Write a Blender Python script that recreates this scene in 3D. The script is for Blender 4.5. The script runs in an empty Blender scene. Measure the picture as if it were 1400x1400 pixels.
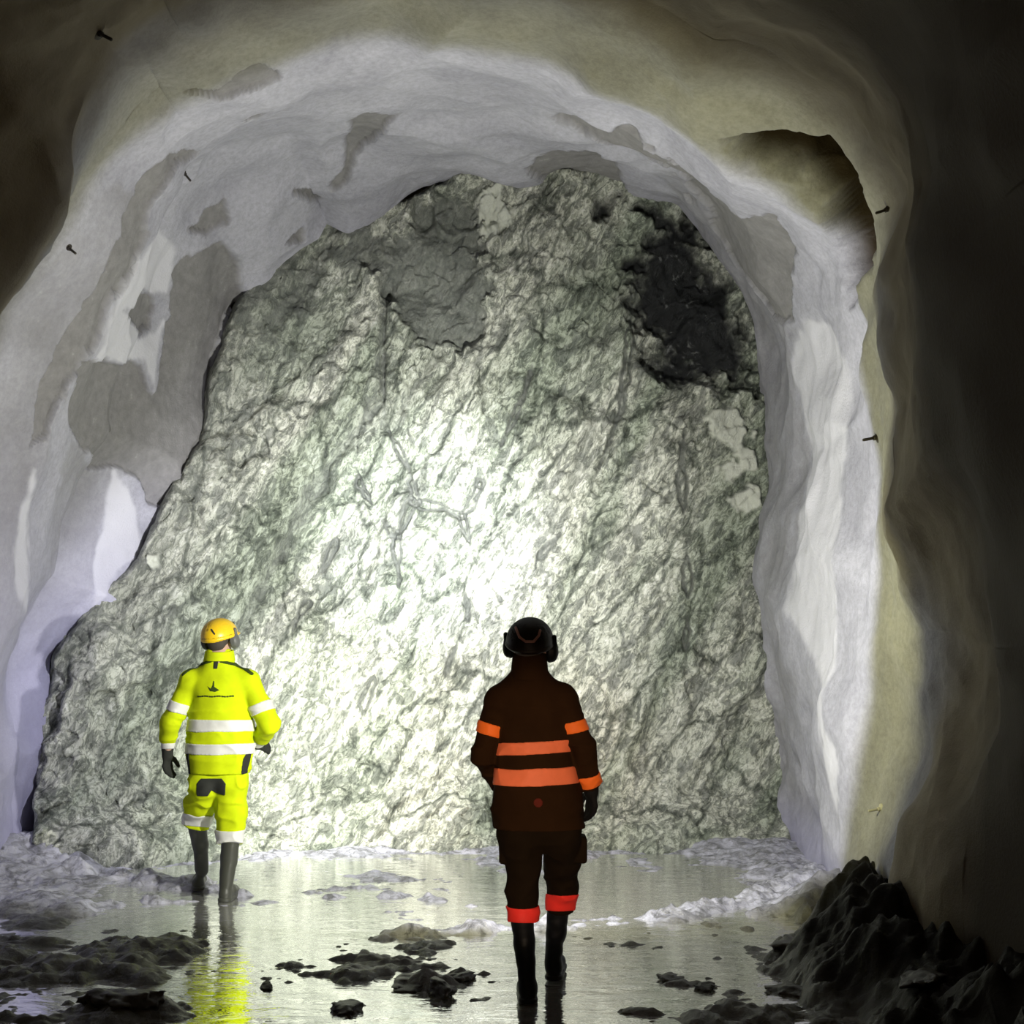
import bpy, math, random
import numpy as np
from mathutils import Vector

SC = bpy.context.scene
COL = SC.collection

# ------------------------------------------------------------------ camera, world, lights, exposure
F = 1800.0            # focal length in pixels of the 1400 px frame
HZ = 870.0            # pixel row of the horizon
CH = 1.756            # camera height
cam_d = bpy.data.cameras.new('camera')
cam = bpy.data.objects.new('camera', cam_d)
COL.objects.link(cam)
cam.location = (0, 0, CH)
cam.rotation_euler = (math.radians(90), 0, 0)
cam_d.sensor_width = 36.0
cam_d.lens = 36.0 * F / 1400.0
cam_d.shift_y = (HZ - 700.0) / 1400.0
cam_d.clip_start = 0.05
SC.camera = cam

world = bpy.data.worlds.new('world')
SC.world = world
world.use_nodes = True
world.node_tree.nodes['Background'].inputs[0].default_value = (0.9, 0.6, 0.35, 1)
world.node_tree.nodes['Background'].inputs[1].default_value = 0.002

SC.view_settings.view_transform = 'Standard'
SC.view_settings.look = 'None'
SC.view_settings.gamma = 1.0
SC.view_settings.exposure = 0.45
SC.view_settings.use_curve_mapping = False


def at(px, py, y):
    """the point at depth y that stands at photo pixel (px, py)"""
    return Vector(((px - 700.0) / F * y, y, CH - (py - HZ) / F * y))


def spot(name, loc, target, energy, size, blend, color, radius, parent=None):
    d = bpy.data.lights.new(name, 'SPOT')
    d.energy = energy
    d.spot_size = math.radians(size)
    d.spot_blend = blend
    d.color = color
    d.shadow_soft_size = radius
    o = bpy.data.objects.new(name, d)
    COL.objects.link(o)
    o.location = loc
    v = Vector(target) - Vector(loc)
    o.rotation_euler = v.to_track_quat('-Z', 'Y').to_euler()
    return o


# the front walker's headlamp: a wide cold flood, its yellowish outer fringe and a tight beam
LAMP_A = Vector((0.105, 6.62, 1.82))
LAMP_B = Vector((-1.90, 9.02, 1.78))
spot('headlamp_flood', LAMP_A, (-0.3, 11.3, 2.35), 265, 130, 0.12, (0.90, 0.905, 1.0), 0.03)
spot('headlamp_fringe', LAMP_A, (0.25, 11.3, 2.7), 125, 154, 0.28, (1.0, 0.95, 0.42), 0.03)
spot('headlamp_beam', LAMP_A, at(590, 745, 11.0), 900, 60, 1.0, (1.0, 1.0, 0.93), 0.03)
spot('headlamp_core', LAMP_A, at(600, 735, 11.0), 2000, 30, 1.0, (0.97, 0.99, 1.0), 0.03)
# the other walker's headlamp: a flood and a beam pointing down and to the right
spot('second_headlamp_flood', LAMP_B, (-1.9, 11.3, 1.3), 85, 140, 0.4, (0.95, 0.95, 1.0), 0.03)
spot('second_headlamp_beam', LAMP_B, at(440, 1040, 10.9), 430, 74, 1.0, (1.0, 1.0, 0.86), 0.03)
# added unseen spot behind the camera, lighting the front walker's back and bands
spot('added_back_spot', (0.30, -0.2, 1.45), at(738, 1090, 6.4), 900, 13.5, 0.6, (1.0, 0.74, 0.52), 0.03)
# dim warm tail of light from the drift behind
warm = bpy.data.lights.new('drift_lamp', 'POINT')
warm.energy = 10
warm.color = (1.0, 0.70, 0.40)
warm.shadow_soft_size = 0.25
warm_o = bpy.data.objects.new('drift_lamp', warm)
COL.objects.link(warm_o)
warm_o.location = (0.1, 1.6, 2.9)


# ------------------------------------------------------------------ noise
def h3(ix, iy, iz, seed):
    with np.errstate(over='ignore'):
        n = (ix.astype(np.int64) * 374761393 + iy.astype(np.int64) * 668265263 +
             iz.astype(np.int64) * 1442695041 + seed * 974711) & 0xffffffff
        n = ((n ^ (n >> 13)) * 1274126177) & 0xffffffff
        n = ((n ^ (n >> 16)) * 2246822519) & 0xffffffff
        n = n ^ (n >> 15)
    return (n & 0xffffff) / float(0xffffff)


def vnoise(p, seed=0):
    i = np.floor(p).astype(np.int64)
    f = p - i
    u = f * f * f * (f * (f * 6 - 15) + 10)
    r = 0
    for dx in (0, 1):
        wx = u[..., 0] if dx else 1 - u[..., 0]
        for dy in (0, 1):
            wy = u[..., 1] if dy else 1 - u[..., 1]
            for dz in (0, 1):
                wz = u[..., 2] if dz else 1 - u[..., 2]
                r = r + wx * wy * wz * h3(i[..., 0] + dx, i[..., 1] + dy, i[..., 2] + dz, seed)
    return r * 2 - 1


def fbm(p, octaves=4, seed=0, gain=0.5):
    a, s, r = 1.0, 1.0, 0
    for k in range(octaves):
        r = r + a * vnoise(p * s + 13.7 * k, seed + k)
        a *= gain
        s *= 2.03
    return r


def worley(p, seed=0):
    """distance to the nearest and second nearest cell point, and a random value of the nearest cell"""
    i = np.floor(p).astype(np.int64)
    f1 = np.full(p.shape[:-1], 9.0)
    f2 = np.full(p.shape[:-1], 9.0)
    cid = np.zeros(p.shape[:-1])
    for dx in (-1, 0, 1):
        for dy in (-1, 0, 1):
            for dz in (-1, 0, 1):
                a, b, c = i[..., 0] + dx, i[..., 1] + dy, i[..., 2] + dz
                d = np.sqrt((a + h3(a, b, c, seed) - p[..., 0]) ** 2 + (b + h3(a, b, c, seed + 7) - p[..., 1]) ** 2 +
                            (c + h3(a, b, c, seed + 19) - p[..., 2]) ** 2)
                near = d < f1
                f2 = np.where(near, f1, np.minimum(f2, d))
                cid = np.where(near, h3(a, b, c, seed + 31), cid)
                f1 = np.where(near, d, f1)
    return f1, f2, cid


def sstep(a, b, x):
    t = np.clip((x - a) / (b - a), 0, 1)
    return t * t * (3 - 2 * t)


# ------------------------------------------------------------------ materials
def ramp(nt, fac, stops):
    r = nt.nodes.new('ShaderNodeValToRGB')
    el = r.color_ramp.elements
    while len(el) < len(stops):
        el.new(0.5)
    for e, (pos, c) in zip(el, stops):
        e.position = pos
        e.color = (*c, 1) if len(c) == 3 else c
    nt.links.new(fac, r.inputs[0])
    return r.outputs[0]


def new_mat(name, base=(0.5, 0.5, 0.5), rough=0.7, metal=0.0, spec=0.5):
    m = bpy.data.materials.new(name)
    m.use_nodes = True
    b = m.node_tree.nodes['Principled BSDF']
    b.inputs['Base Color'].default_value = (*base, 1)
    b.inputs['Roughness'].default_value = rough
    b.inputs['Metallic'].default_value = metal
    b.inputs['Specular IOR Level'].default_value = spec
    return m, m.node_tree, b


def noise_node(nt, scale, detail=4, rough=0.55, dist=0.0, mapping=None):
    n = nt.nodes.new('ShaderNodeTexNoise')
    n.inputs['Scale'].default_value = scale
    n.inputs['Detail'].default_value = detail
    n.inputs['Roughness'].default_value = rough
    n.inputs['Distortion'].default_value = dist
    if mapping is not None:
        nt.links.new(mapping, n.inputs['Vector'])
    return n.outputs['Fac']


def obj_coords(nt, rot=(0, 0, 0), scale=(1, 1, 1)):
    t = nt.nodes.new('ShaderNodeTexCoord')
    m = nt.nodes.new('ShaderNodeMapping')
    m.vector_type = 'TEXTURE'
    m.inputs['Rotation'].default_value = rot
    m.inputs['Scale'].default_value = tuple(1.0 / k for k in scale)
    nt.links.new(t.outputs['Object'], m.inputs['Vector'])
    return m.outputs[0]


def mixc(nt, fac, a, b, mode='MIX'):
    n = nt.nodes.new('ShaderNodeMix')
    n.data_type = 'RGBA'
    n.blend_type = mode
    for sock, v in ((n.inputs[0], fac), (n.inputs[6], a), (n.inputs[7], b)):
        if isinstance(v, (int, float)):
            sock.default_value = v
        elif isinstance(v, tuple):
            sock.default_value = (*v, 1)
        else:
            nt.links.new(v, sock)
    return n.outputs[2]


def attr(nt, name):
    a = nt.nodes.new('ShaderNodeAttribute')
    a.attribute_name = name
    return a.outputs['Fac']


def bump(nt, b, height, strength, distance):
    n = nt.nodes.new('ShaderNodeBump')
    n.inputs['Strength'].default_value = strength
    n.inputs['Distance'].default_value = distance
    nt.links.new(height, n.inputs['Height'])
    nt.links.new(n.outputs[0], b.inputs['Normal'])


def mat_shotcrete():
    m, nt, b = new_mat('sprayed_concrete', rough=0.75, spec=0.3)
    v = obj_coords(nt)
    big = ramp(nt, noise_node(nt, 1.1, 5, 0.6, 0.6, v), [(0.38, (0.37, 0.37, 0.43)), (0.62, (0.49, 0.49, 0.56))])
    speck = ramp(nt, noise_node(nt, 26, 4, 0.7, 0, v), [(0.35, (0.80, 0.80, 0.80)), (0.62, (1, 1, 1))])
    c = mixc(nt, 1.0, big, speck, 'MULTIPLY')
    grey_shade = ramp(nt, noise_node(nt, 14, 4, 0.65, 0, v), [(0.35, (0.205, 0.200, 0.205)), (0.66, (0.265, 0.26, 0.265)), (0.76, (0.40, 0.40, 0.40))])
    c = mixc(nt, attr(nt, 'grey_shade'), c, grey_shade)  # grey tint: shade of the lining's facets put into the colour
    c = mixc(nt, attr(nt, 'fresh_lit'), c, (0.62, 0.62, 0.68))  # whiter concrete, and painted brightness on the lit strip
    c = mixc(nt, attr(nt, 'lilac'), c, (0.38, 0.37, 0.58), 'MIX')
    near_brown = ramp(nt, noise_node(nt, 2.2, 5, 0.6, 0.4, v), [(0.3, (0.20, 0.165, 0.115)), (0.7, (0.33, 0.285, 0.21))])
    c = mixc(nt, attr(nt, 'near_brown'), c, near_brown)  # browner tone of the section near the camera
    c = mixc(nt, attr(nt, 'niche_wall_shade'), c, (0.036, 0.024, 0.014))  # not moisture: painted shade of the niche and near right wall
    nt.links.new(c, b.inputs['Base Color'])
    bump(nt, b, noise_node(nt, 55, 5, 0.7, 0, v), 0.45, 0.02)
    return m


def mat_rock():
    m, nt, b = new_mat('blasted_rock', rough=0.62, spec=0.35)
    # foliation leans to the right: stretch the noise along it
    v = obj_coords(nt, rot=(0, math.radians(30), 0), scale=(1.15, 1.0, 0.50))
    v2 = obj_coords(nt)
    n1 = noise_node(nt, 7.5, 7, 0.66, 1.3, v)
    c1 = ramp(nt, n1, [(0.36, (0.25, 0.26, 0.24)), (0.475, (0.34, 0.35, 0.315)), (0.50, (0.58, 0.59, 0.52)), (0.58, (0.66, 0.67, 0.60)), (0.66, (0.86, 0.86, 0.81))])
    n2 = noise_node(nt, 21, 5, 0.7, 1.6, v)
    c2 = ramp(nt, n2, [(0.42, (0.42, 0.44, 0.42)), (0.48, (0.56, 0.57, 0.54)), (0.51, (1, 1, 1))])
    c = mixc(nt, 0.85, c1, c2, 'MULTIPLY')
    # broad beds of greener and paler rock
    nb = noise_node(nt, 0.9, 3, 0.5, 0.8, obj_coords(nt, rot=(0, math.radians(30), 0), scale=(1.7, 1, 0.30)))
    c = mixc(nt, 1.0, c, ramp(nt, nb, [(0.38, (0.60, 0.655, 0.60)), (0.58, (1, 1, 1))]), 'MULTIPLY')
    # cracks
    vo = nt.nodes.new('ShaderNodeTexVoronoi')
    vo.feature = 'DISTANCE_TO_EDGE'
    vo.inputs['Scale'].default_value = 1.25
    wv = nt.nodes.new('ShaderNodeVectorMath')
    wv.operation = 'ADD'
    nn = nt.nodes.new('ShaderNodeTexNoise')
    nn.inputs['Scale'].default_value = 3.0
    nn.inputs['Detail'].default_value = 4
    sc = nt.nodes.new('ShaderNodeVectorMath')
    sc.operation = 'SCALE'
    sc.inputs['Scale'].default_value = 0.35
    nt.links.new(v, nn.inputs['Vector'])
    nt.links.new(nn.outputs['Color'], sc.inputs[0])
    nt.links.new(v, wv.inputs[0])
    nt.links.new(sc.outputs[0], wv.inputs[1])
    nt.links.new(wv.outputs[0], vo.inputs['Vector'])
    crack = ramp(nt, vo.outputs['Distance'], [(0.0, (0.35, 0.37, 0.36)), (0.018, (0.6, 0.61, 0.6)), (0.035, (1, 1, 1))])
    c = mixc(nt, 1.0, c, crack, 'MULTIPLY')
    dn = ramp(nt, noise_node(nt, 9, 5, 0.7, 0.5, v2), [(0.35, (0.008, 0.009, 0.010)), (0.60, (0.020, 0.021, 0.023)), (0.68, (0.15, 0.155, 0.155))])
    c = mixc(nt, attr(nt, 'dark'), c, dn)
    gn = ramp(nt, noise_node(nt, 10, 5, 0.7, 0.8, v2), [(0.35, (0.10, 0.11, 0.10)), (0.62, (0.19, 0.20, 0.185)), (0.72, (0.36, 0.37, 0.34))])
    c = mixc(nt, attr(nt, 'green'), c, gn)
    c = mixc(nt, attr(nt, 'lime'), c, (0.62, 0.64, 0.57))
    nt.links.new(c, b.inputs['Base Color'])
    h = nt.nodes.new('ShaderNodeMath')
    h.operation = 'ADD'
    nt.links.new(n1, h.inputs[0])
    nt.links.new(n2, h.inputs[1])
    bump(nt, b, h.outputs[0], 0.6, 0.05)
    return m


def mat_mud():
    m, nt, b = new_mat('wet_mud', rough=0.4, spec=0.5)
    v = obj_coords(nt)
    c = ramp(nt, noise_node(nt, 6, 6, 0.65, 0.4, v), [(0.35, (0.030, 0.028, 0.023)), (0.65, (0.095, 0.092, 0.082))])
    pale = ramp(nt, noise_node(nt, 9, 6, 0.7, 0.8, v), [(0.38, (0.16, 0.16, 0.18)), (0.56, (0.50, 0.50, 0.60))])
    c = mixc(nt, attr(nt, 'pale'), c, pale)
    c = mixc(nt, attr(nt, 'black'), c, (0.022, 0.02, 0.018))
    nt.links.new(c, b.inputs['Base Color'])
    r = ramp(nt, noise_node(nt, 3, 3, 0.5, 0, v), [(0.4, (0.14, 0.14, 0.14)), (0.65, (0.5, 0.5, 0.5))])
    nt.links.new(r, b.inputs['Roughness'])
    sp = nt.nodes.new('ShaderNodeMapRange')
    sp.inputs['To Min'].default_value = 0.9
    sp.inputs['To Max'].default_value = 0.08
    nt.links.new(attr(nt, 'black'), sp.inputs['Value'])
    nt.links.new(sp.outputs[0], b.inputs['Specular IOR Level'])
    bump(nt, b, noise_node(nt, 28, 6, 0.7, 0, v), 0.6, 0.03)
    return m


def mat_water():
    m, nt, b = new_mat('puddle_water', base=(0.34, 0.34, 0.33), rough=0.03, spec=1.0)
    b.inputs['IOR'].default_value = 4.4
    v = obj_coords(nt, scale=(0.7, 1.6, 1))
    bump(nt, b, noise_node(nt, 5.5, 4, 0.6, 0.4, v), 0.22, 0.03)
    return m


M = {}
M['shotcrete'] = mat_shotcrete()
M['rock'] = mat_rock()
M['mud'] = mat_mud()
M['water'] = mat_water()


# ------------------------------------------------------------------ object helpers
def link_mesh(name, verts, faces, mat, parent=None, smooth=True, attrs=None):
    me = bpy.data.meshes.new(name)
    verts = np.asarray(verts, dtype=np.float32).reshape(-1, 3)
    if isinstance(faces, np.ndarray) and faces.ndim == 2 and faces.shape[1] == 4:
        nf = len(faces)
        me.vertices.add(len(verts))
        me.vertices.foreach_set('co', verts.ravel())
        me.loops.add(nf * 4)
        me.loops.foreach_set('vertex_index', faces.astype(np.int32).ravel())
        me.polygons.add(nf)
        me.polygons.foreach_set('loop_start', np.arange(0, nf * 4, 4, dtype=np.int32))
        me.polygons.foreach_set('loop_total', np.full(nf, 4, dtype=np.int32))
        me.update(calc_edges=True)
    else:
        me.from_pydata(verts.tolist(), [], [list(map(int, f)) for f in faces])
    me.validate()
    if smooth:
        me.polygons.foreach_set('use_smooth', np.ones(len(me.polygons), dtype=bool))
    for k, a in (attrs or {}).items():
        at_ = me.attributes.new(k, 'FLOAT', 'POINT')
        at_.data.foreach_set('value', np.asarray(a, dtype=np.float32).ravel())
    for mm in (mat if isinstance(mat, (list, tuple)) else [mat]):
        me.materials.append(mm)
    me.update()
    o = bpy.data.objects.new(name, me)
    COL.objects.link(o)
    if parent is not None:
        o.parent = parent
    return o


def tag(o, label, cat, group=None, kind=None):
    o['label'] = label
    if cat:
        o['category'] = cat
    if group:
        o['group'] = group
    if kind:
        o['kind'] = kind
    return o


def grid_faces(nr, nc, flip=False):
    i = np.arange(nr * nc).reshape(nr, nc)
    f = np.stack([i[:-1, :-1], i[:-1, 1:], i[1:, 1:], i[1:, :-1]], -1).reshape(-1, 4)
    return f[:, ::-1].copy() if flip else f


def in_poly(px, py, poly):
    poly = np.asarray(poly, float)
    ins = np.zeros(px.shape, bool)
    x0, y0 = poly[:, 0], poly[:, 1]
    x1, y1 = np.roll(x0, -1), np.roll(y0, -1)
    for a, b, c, d in zip(x0, y0, x1, y1):
        if b == d:
            continue
        hit = ((b > py) != (d > py)) & (px < (c - a) * (py - b) / (d - b) + a)
        ins ^= hit
    return ins


def poly_dist(px, py, poly):
    """signed distance to a closed outline, negative inside"""
    poly = np.asarray(poly, float)
    d = np.full(px.shape, 1e9)
    n = len(poly)
    for k in range(n):
        a, b = poly[k], poly[(k + 1) % n]
        e = b - a
        t = np.clip(((px - a[0]) * e[0] + (py - a[1]) * e[1]) / (e @ e + 1e-9), 0, 1)
        d = np.minimum(d, np.hypot(px - a[0] - t * e[0], py - a[1] - t * e[1]))
    return np.where(in_poly(px, py, poly), -d, d)


def pix(P):
    return 700 + F * P[..., 0] / P[..., 1], HZ - F * (P[..., 2] - CH) / P[..., 1]


# ------------------------------------------------------------------ the tunnel lining
FACE_Y = 11.3


def face_depth(px, py):
    left = sstep(470, 40, np.asarray(px, float)) * 1.0
    return FACE_Y - left


RINGS = [
    (None, [(55, 1145), (62, 1000), (80, 900), (118, 850), (200, 775), (235, 700), (285, 610), (300, 530), (332, 420), (400, 330), (440, 283),
            (482, 306), (520, 290), (580, 262), (650, 240), (760, 232), (850, 250), (935, 270), (975, 320), (1005, 380), (1025, 450), (1034, 540),
            (1040, 650), (1052, 800), (1058, 860), (1052, 925), (1064, 970), (1066, 1060), (1068, 1165)]),
    (10.0, [(10, 1165), (8, 1000), (40, 830), (95, 660), (150, 500), (205, 380), (262, 290), (320, 240), (400, 205), (480, 190), (560, 195), (660, 190),
            (760, 200), (860, 220), (950, 262), (1015, 320), (1065, 385), (1098, 450), (1106, 490), (1112, 560), (1114, 630), (1096, 700), (1090, 840),
            (1100, 940), (1112, 1050), (1120, 1185)]),
    (8.7, [(-70, 1200), (-70, 1020), (-20, 850), (48, 630), (108, 485), (165, 365), (208, 280), (245, 222), (320, 165), (430, 120), (560, 105), (680, 118),
           (800, 155), (900, 195), (985, 250), (1060, 300), (1125, 365), (1152, 430), (1166, 490), (1168, 590), (1150, 700), (1141, 800), (1146, 900),
           (1146, 1000), (1158, 1100), (1168, 1215)]),
    (7.7, [(-230, 1240), (-210, 950), (-120, 620), (-20, 400), (60, 285), (128, 180), (205, 95), (320, 60), (450, 40), (600, 45), (780, 85), (920, 130),
           (1000, 175), (1090, 230), (1160, 300), (1190, 360), (1202, 430), (1197, 520), (1204, 600), (1216, 680), (1230, 760), (1236, 850), (1222, 950),
           (1205, 1050), (1200, 1150), (1205, 1265)]),
    (6.9, [(-420, 1300), (-380, 950), (-200, 620), (-40, 450), (12, 378), (62, 300), (92, 232), (110, 172), (140, 60), (215, -20), (330, -45), (600, -50), (850, -20), (1010, 40), (1110, 105),
           (1190, 185), (1228, 270), (1212, 370), (1196, 470), (1197, 600), (1214, 700), (1262, 780), (1296, 860), (1294, 950), (1268, 1050), (1240, 1130),
           (1238, 1200), (1240, 1310)]),
    (6.1, [(-620, 1360), (-560, 950), (-400, 450), (-200, 150), (0, -30), (150, -120), (350, -170), (700, -150), (950, -80), (1120, 20), (1230, 130),
           (1275, 250), (1275, 380), (1262, 520), (1275, 650), (1330, 760), (1380, 880), (1375, 1000), (1350, 1120), (1340, 1250), (1340, 1390)]),
    (4.9, [(-1000, 1480), (-900, 950), (-650, 350), (-300, -100), (0, -320), (400, -420), (800, -400), (1100, -250), (1300, 0), (1420, 250), (1450, 500),
           (1480, 800), (1500, 1000), (1510, 1500)]),
]
N_TH, N_D = 720, 420
TH = np.linspace(math.radians(226), math.radians(-48), N_TH)     # from the left floor over the crown to the right floor
CXP, CYP = 620.0, 860.0


def ring_points(depth, pts):
    pts = np.array(pts, float)
    if depth is None:
        y = face_depth(pts[:, 0], pts[:, 1]) + 0.12
    else:
        y = np.full(len(pts), float(depth))
    P = np.stack([(pts[:, 0] - 700) / F * y, y, CH - (pts[:, 1] - HZ) / F * y], -1)
    P = np.vstack([P[:1] + [[-0.1, 0, -1.4]], P, P[-1:] + [[0.1, 0, -1.4]]])
    # resample by direction from the drift axis
    ang = np.arctan2(P[:, 2] - 1.75, P[:, 0] + 0.45)
    ang = np.where(ang < -math.pi / 2, ang + 2 * math.pi, ang)
    order = np.argsort(-ang)
    P, ang = P[order], ang[order]
    out = np.stack([np.interp(-TH, -ang, P[:, k]) for k in range(3)], -1)
    return out


R = [ring_points(d, p) for d, p in RINGS]
base = R[-1].copy()
for y in (3.0, 0.5, -2.5, -5.0):
    q = base.copy()
    q[:, 0] = (q[:, 0] + 0.4) * 1.06 - 0.4
    q[:, 1] = y
    R.append(q)
R = np.array(R)                                   # rings, theta, 3
tk = np.arange(len(R))
# samples along the drift: dense where the photo looks
ts = np.concatenate([np.linspace(0, 5, 380, endpoint=False), np.linspace(5, len(R) - 1, N_D - 380)])
i1 = np.clip(ts.astype(int), 0, len(R) - 2)
u = (ts - i1)[:, None, None]
p0, p1, p2, p3 = R[np.clip(i1 - 1, 0, None)], R[i1], R[i1 + 1], R[np.clip(i1 + 2, None, len(R) - 1)]
cat = 0.5 * (2 * p1 + (p2 - p0) * u + (2 * p0 - 5 * p1 + 4 * p2 - p3) * u ** 2 + (3 * p1 - p0 - 3 * p2 + p3) * u ** 3)
lin = p1 * (1 - u) + p2 * u
L = cat * 0.2 + lin * 0.8


def normals(G):
    a = np.gradient(G, axis=0)
    b = np.gradient(G, axis=1)
    n = np.cross(a, b)
    return n / (np.linalg.norm(n, axis=-1, keepdims=True) + 1e-9)


NL = normals(L)
if np.mean(NL[:, N_TH // 2, 2]) < 0:
    NL = -NL                                       # outward, into the rock
pxL, pyL = pix(np.where(L[..., 1:2] > 1, L, np.array([0, 1e4, 0])))

SHADE_PATCHES = [  # outlines of facets turned from the lamp, shade painted as grey patches
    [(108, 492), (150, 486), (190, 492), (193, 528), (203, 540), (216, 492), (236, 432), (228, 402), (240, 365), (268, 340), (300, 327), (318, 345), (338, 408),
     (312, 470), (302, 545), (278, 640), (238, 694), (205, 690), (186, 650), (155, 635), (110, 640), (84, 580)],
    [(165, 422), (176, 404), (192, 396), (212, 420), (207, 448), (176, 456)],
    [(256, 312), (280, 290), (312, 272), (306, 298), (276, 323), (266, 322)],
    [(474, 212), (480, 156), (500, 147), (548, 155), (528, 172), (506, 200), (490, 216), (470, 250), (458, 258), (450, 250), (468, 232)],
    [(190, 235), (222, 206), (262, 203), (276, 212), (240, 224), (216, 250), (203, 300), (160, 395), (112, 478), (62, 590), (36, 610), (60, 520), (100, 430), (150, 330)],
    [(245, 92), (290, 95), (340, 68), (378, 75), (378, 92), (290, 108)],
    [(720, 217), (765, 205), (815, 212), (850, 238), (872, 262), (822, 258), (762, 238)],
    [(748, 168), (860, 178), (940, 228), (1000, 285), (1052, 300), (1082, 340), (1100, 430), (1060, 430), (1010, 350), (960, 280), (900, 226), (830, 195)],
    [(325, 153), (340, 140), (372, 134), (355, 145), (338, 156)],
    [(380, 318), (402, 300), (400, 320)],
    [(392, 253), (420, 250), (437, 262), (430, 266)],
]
FRESH_LIT = [  # whiter concrete, plus light painted on the strip facing the lamp
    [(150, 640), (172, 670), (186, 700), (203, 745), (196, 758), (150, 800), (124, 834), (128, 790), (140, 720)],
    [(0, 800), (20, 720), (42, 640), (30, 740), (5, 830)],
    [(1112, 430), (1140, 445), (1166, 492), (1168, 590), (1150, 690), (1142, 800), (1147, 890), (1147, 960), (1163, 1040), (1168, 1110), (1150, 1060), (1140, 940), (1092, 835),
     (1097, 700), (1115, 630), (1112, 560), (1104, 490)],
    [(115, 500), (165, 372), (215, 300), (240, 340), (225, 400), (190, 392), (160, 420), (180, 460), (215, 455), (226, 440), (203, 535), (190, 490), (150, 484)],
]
nz = fbm(L * 5.0, 3, 5) * 5 + fbm(L * 14.0, 2, 9) * 3
grey_shade = np.zeros(L.shape[:2])
for q in SHADE_PATCHES:
    grey_shade = np.maximum(grey_shade, sstep(2.0, -2.0, poly_dist(pxL, pyL, q) + nz * 0.7))
fresh_lit = np.zeros(L.shape[:2])
for q in FRESH_LIT:
    fresh_lit = np.maximum(fresh_lit, sstep(3.0, -3.0, poly_dist(pxL, pyL, q) + nz * 0.5))
fresh_lit *= 1 - grey_shade
SHADE_STRIPS = [[(1036, 560), (1030, 470), (1000, 380), (960, 300), (900, 240), (960, 262), (1015, 300), (1060, 345), (1098, 430), (1106, 490), (1112, 560), (1114, 630), (1096, 700), (1090, 840), (1098, 930), (1105, 1160), (1066, 1170), (1062, 970), (1050, 800)],
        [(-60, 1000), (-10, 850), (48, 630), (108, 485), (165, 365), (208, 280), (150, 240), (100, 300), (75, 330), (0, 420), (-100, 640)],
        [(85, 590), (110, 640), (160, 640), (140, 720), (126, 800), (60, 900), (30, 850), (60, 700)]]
strip_shade = np.zeros(L.shape[:2])  # weaker painted shade that sets the lining's planes apart
for q in SHADE_STRIPS:
    strip_shade = np.maximum(strip_shade, sstep(7.0, -7.0, poly_dist(pxL, pyL, q) + nz * 1.2))
grey_shade = np.maximum(grey_shade, strip_shade * (1 - fresh_lit) * (0.42 + 0.2 * fbm(L * 3.0, 3, 61)))
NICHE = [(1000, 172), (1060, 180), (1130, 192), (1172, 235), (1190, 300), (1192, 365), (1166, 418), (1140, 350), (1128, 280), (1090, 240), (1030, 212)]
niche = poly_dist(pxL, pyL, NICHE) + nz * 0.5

f1, f2, cid = worley(L * np.array([0.9, 0.62, 0.9]) + fbm(L * 1.1, 2, 3)[..., None] * 0.25, 4)
g1, g2, _ = worley(L * 2.1 + fbm(L * 2.0, 2, 8)[..., None] * 0.2, 14)
disp = (0.55 - f1) * 0.26 + (0.5 - g1) * 0.05 + fbm(L * 0.9, 3, 21) * 0.05 + fbm(L * 4.0, 3, 25) * 0.012
disp = disp - 0.04
disp += np.clip(grey_shade * 2 - 1, 0, 1) * 0.045
disp += sstep(6, -16, niche) * 0.40
# the crown and the ledge at the camera side keep their drawn outline
L2 = L + NL * disp[..., None]
near_brown = sstep(7.4, 6.6, L[..., 1] + fbm(L * 1.2, 3, 31) * 0.25) * 1.0  # browner and darker towards the camera
niche_wall_shade = np.maximum(sstep(2, -6, niche), 0.97 * sstep(6.55, 5.9, L[..., 1]) * sstep(0.8, 1.7, L[..., 0]))  # shade put into the colour inside the niche and on the near right wall
lilac = np.clip(sstep(-1.2, -2.6, L[..., 0]) * sstep(3.4, 0.8, L[..., 2]) * 0.7 + sstep(0.55, 0.1, L[..., 2]) * 0.5, 0, 0.8)
lilac *= 1 - near_brown
NV = normals(L2)
NV = NV if np.mean(NV[:, N_TH // 2, 2]) < 0 else -NV       # vertex normals point into the drift
cuts = (0, 260, 470, N_TH - 1)
for name, a, b in (('wall_left', cuts[0], cuts[1]), ('ceiling', cuts[1], cuts[2]), ('wall_right', cuts[2], cuts[3])):
    sl = slice(a, b + 1)
    V = L2[:, sl]
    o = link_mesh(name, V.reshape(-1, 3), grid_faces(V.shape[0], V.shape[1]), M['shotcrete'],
                  attrs={'grey_shade': grey_shade[:, sl], 'fresh_lit': fresh_lit[:, sl], 'lilac': lilac[:, sl], 'near_brown': near_brown[:, sl], 'niche_wall_shade': niche_wall_shade[:, sl]})
    nv = NV[:, sl].reshape(-1, 3)
    if o.data.polygons[len(o.data.polygons) // 2].normal.dot(Vector(nv[o.data.polygons[len(o.data.polygons) // 2].vertices[0]])) < 0:
        o.data.flip_normals()
    o.data.normals_split_custom_set_from_vertices(nv.tolist())
    tag(o, {'wall_left': 'sprayed concrete left side of the drift with shade painted in grey patches', 'ceiling': 'sprayed concrete crown of the drift arching over both walkers',
            'wall_right': 'sprayed concrete right side of the drift with pale vertical folds'}[name], None, kind='structure')

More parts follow.
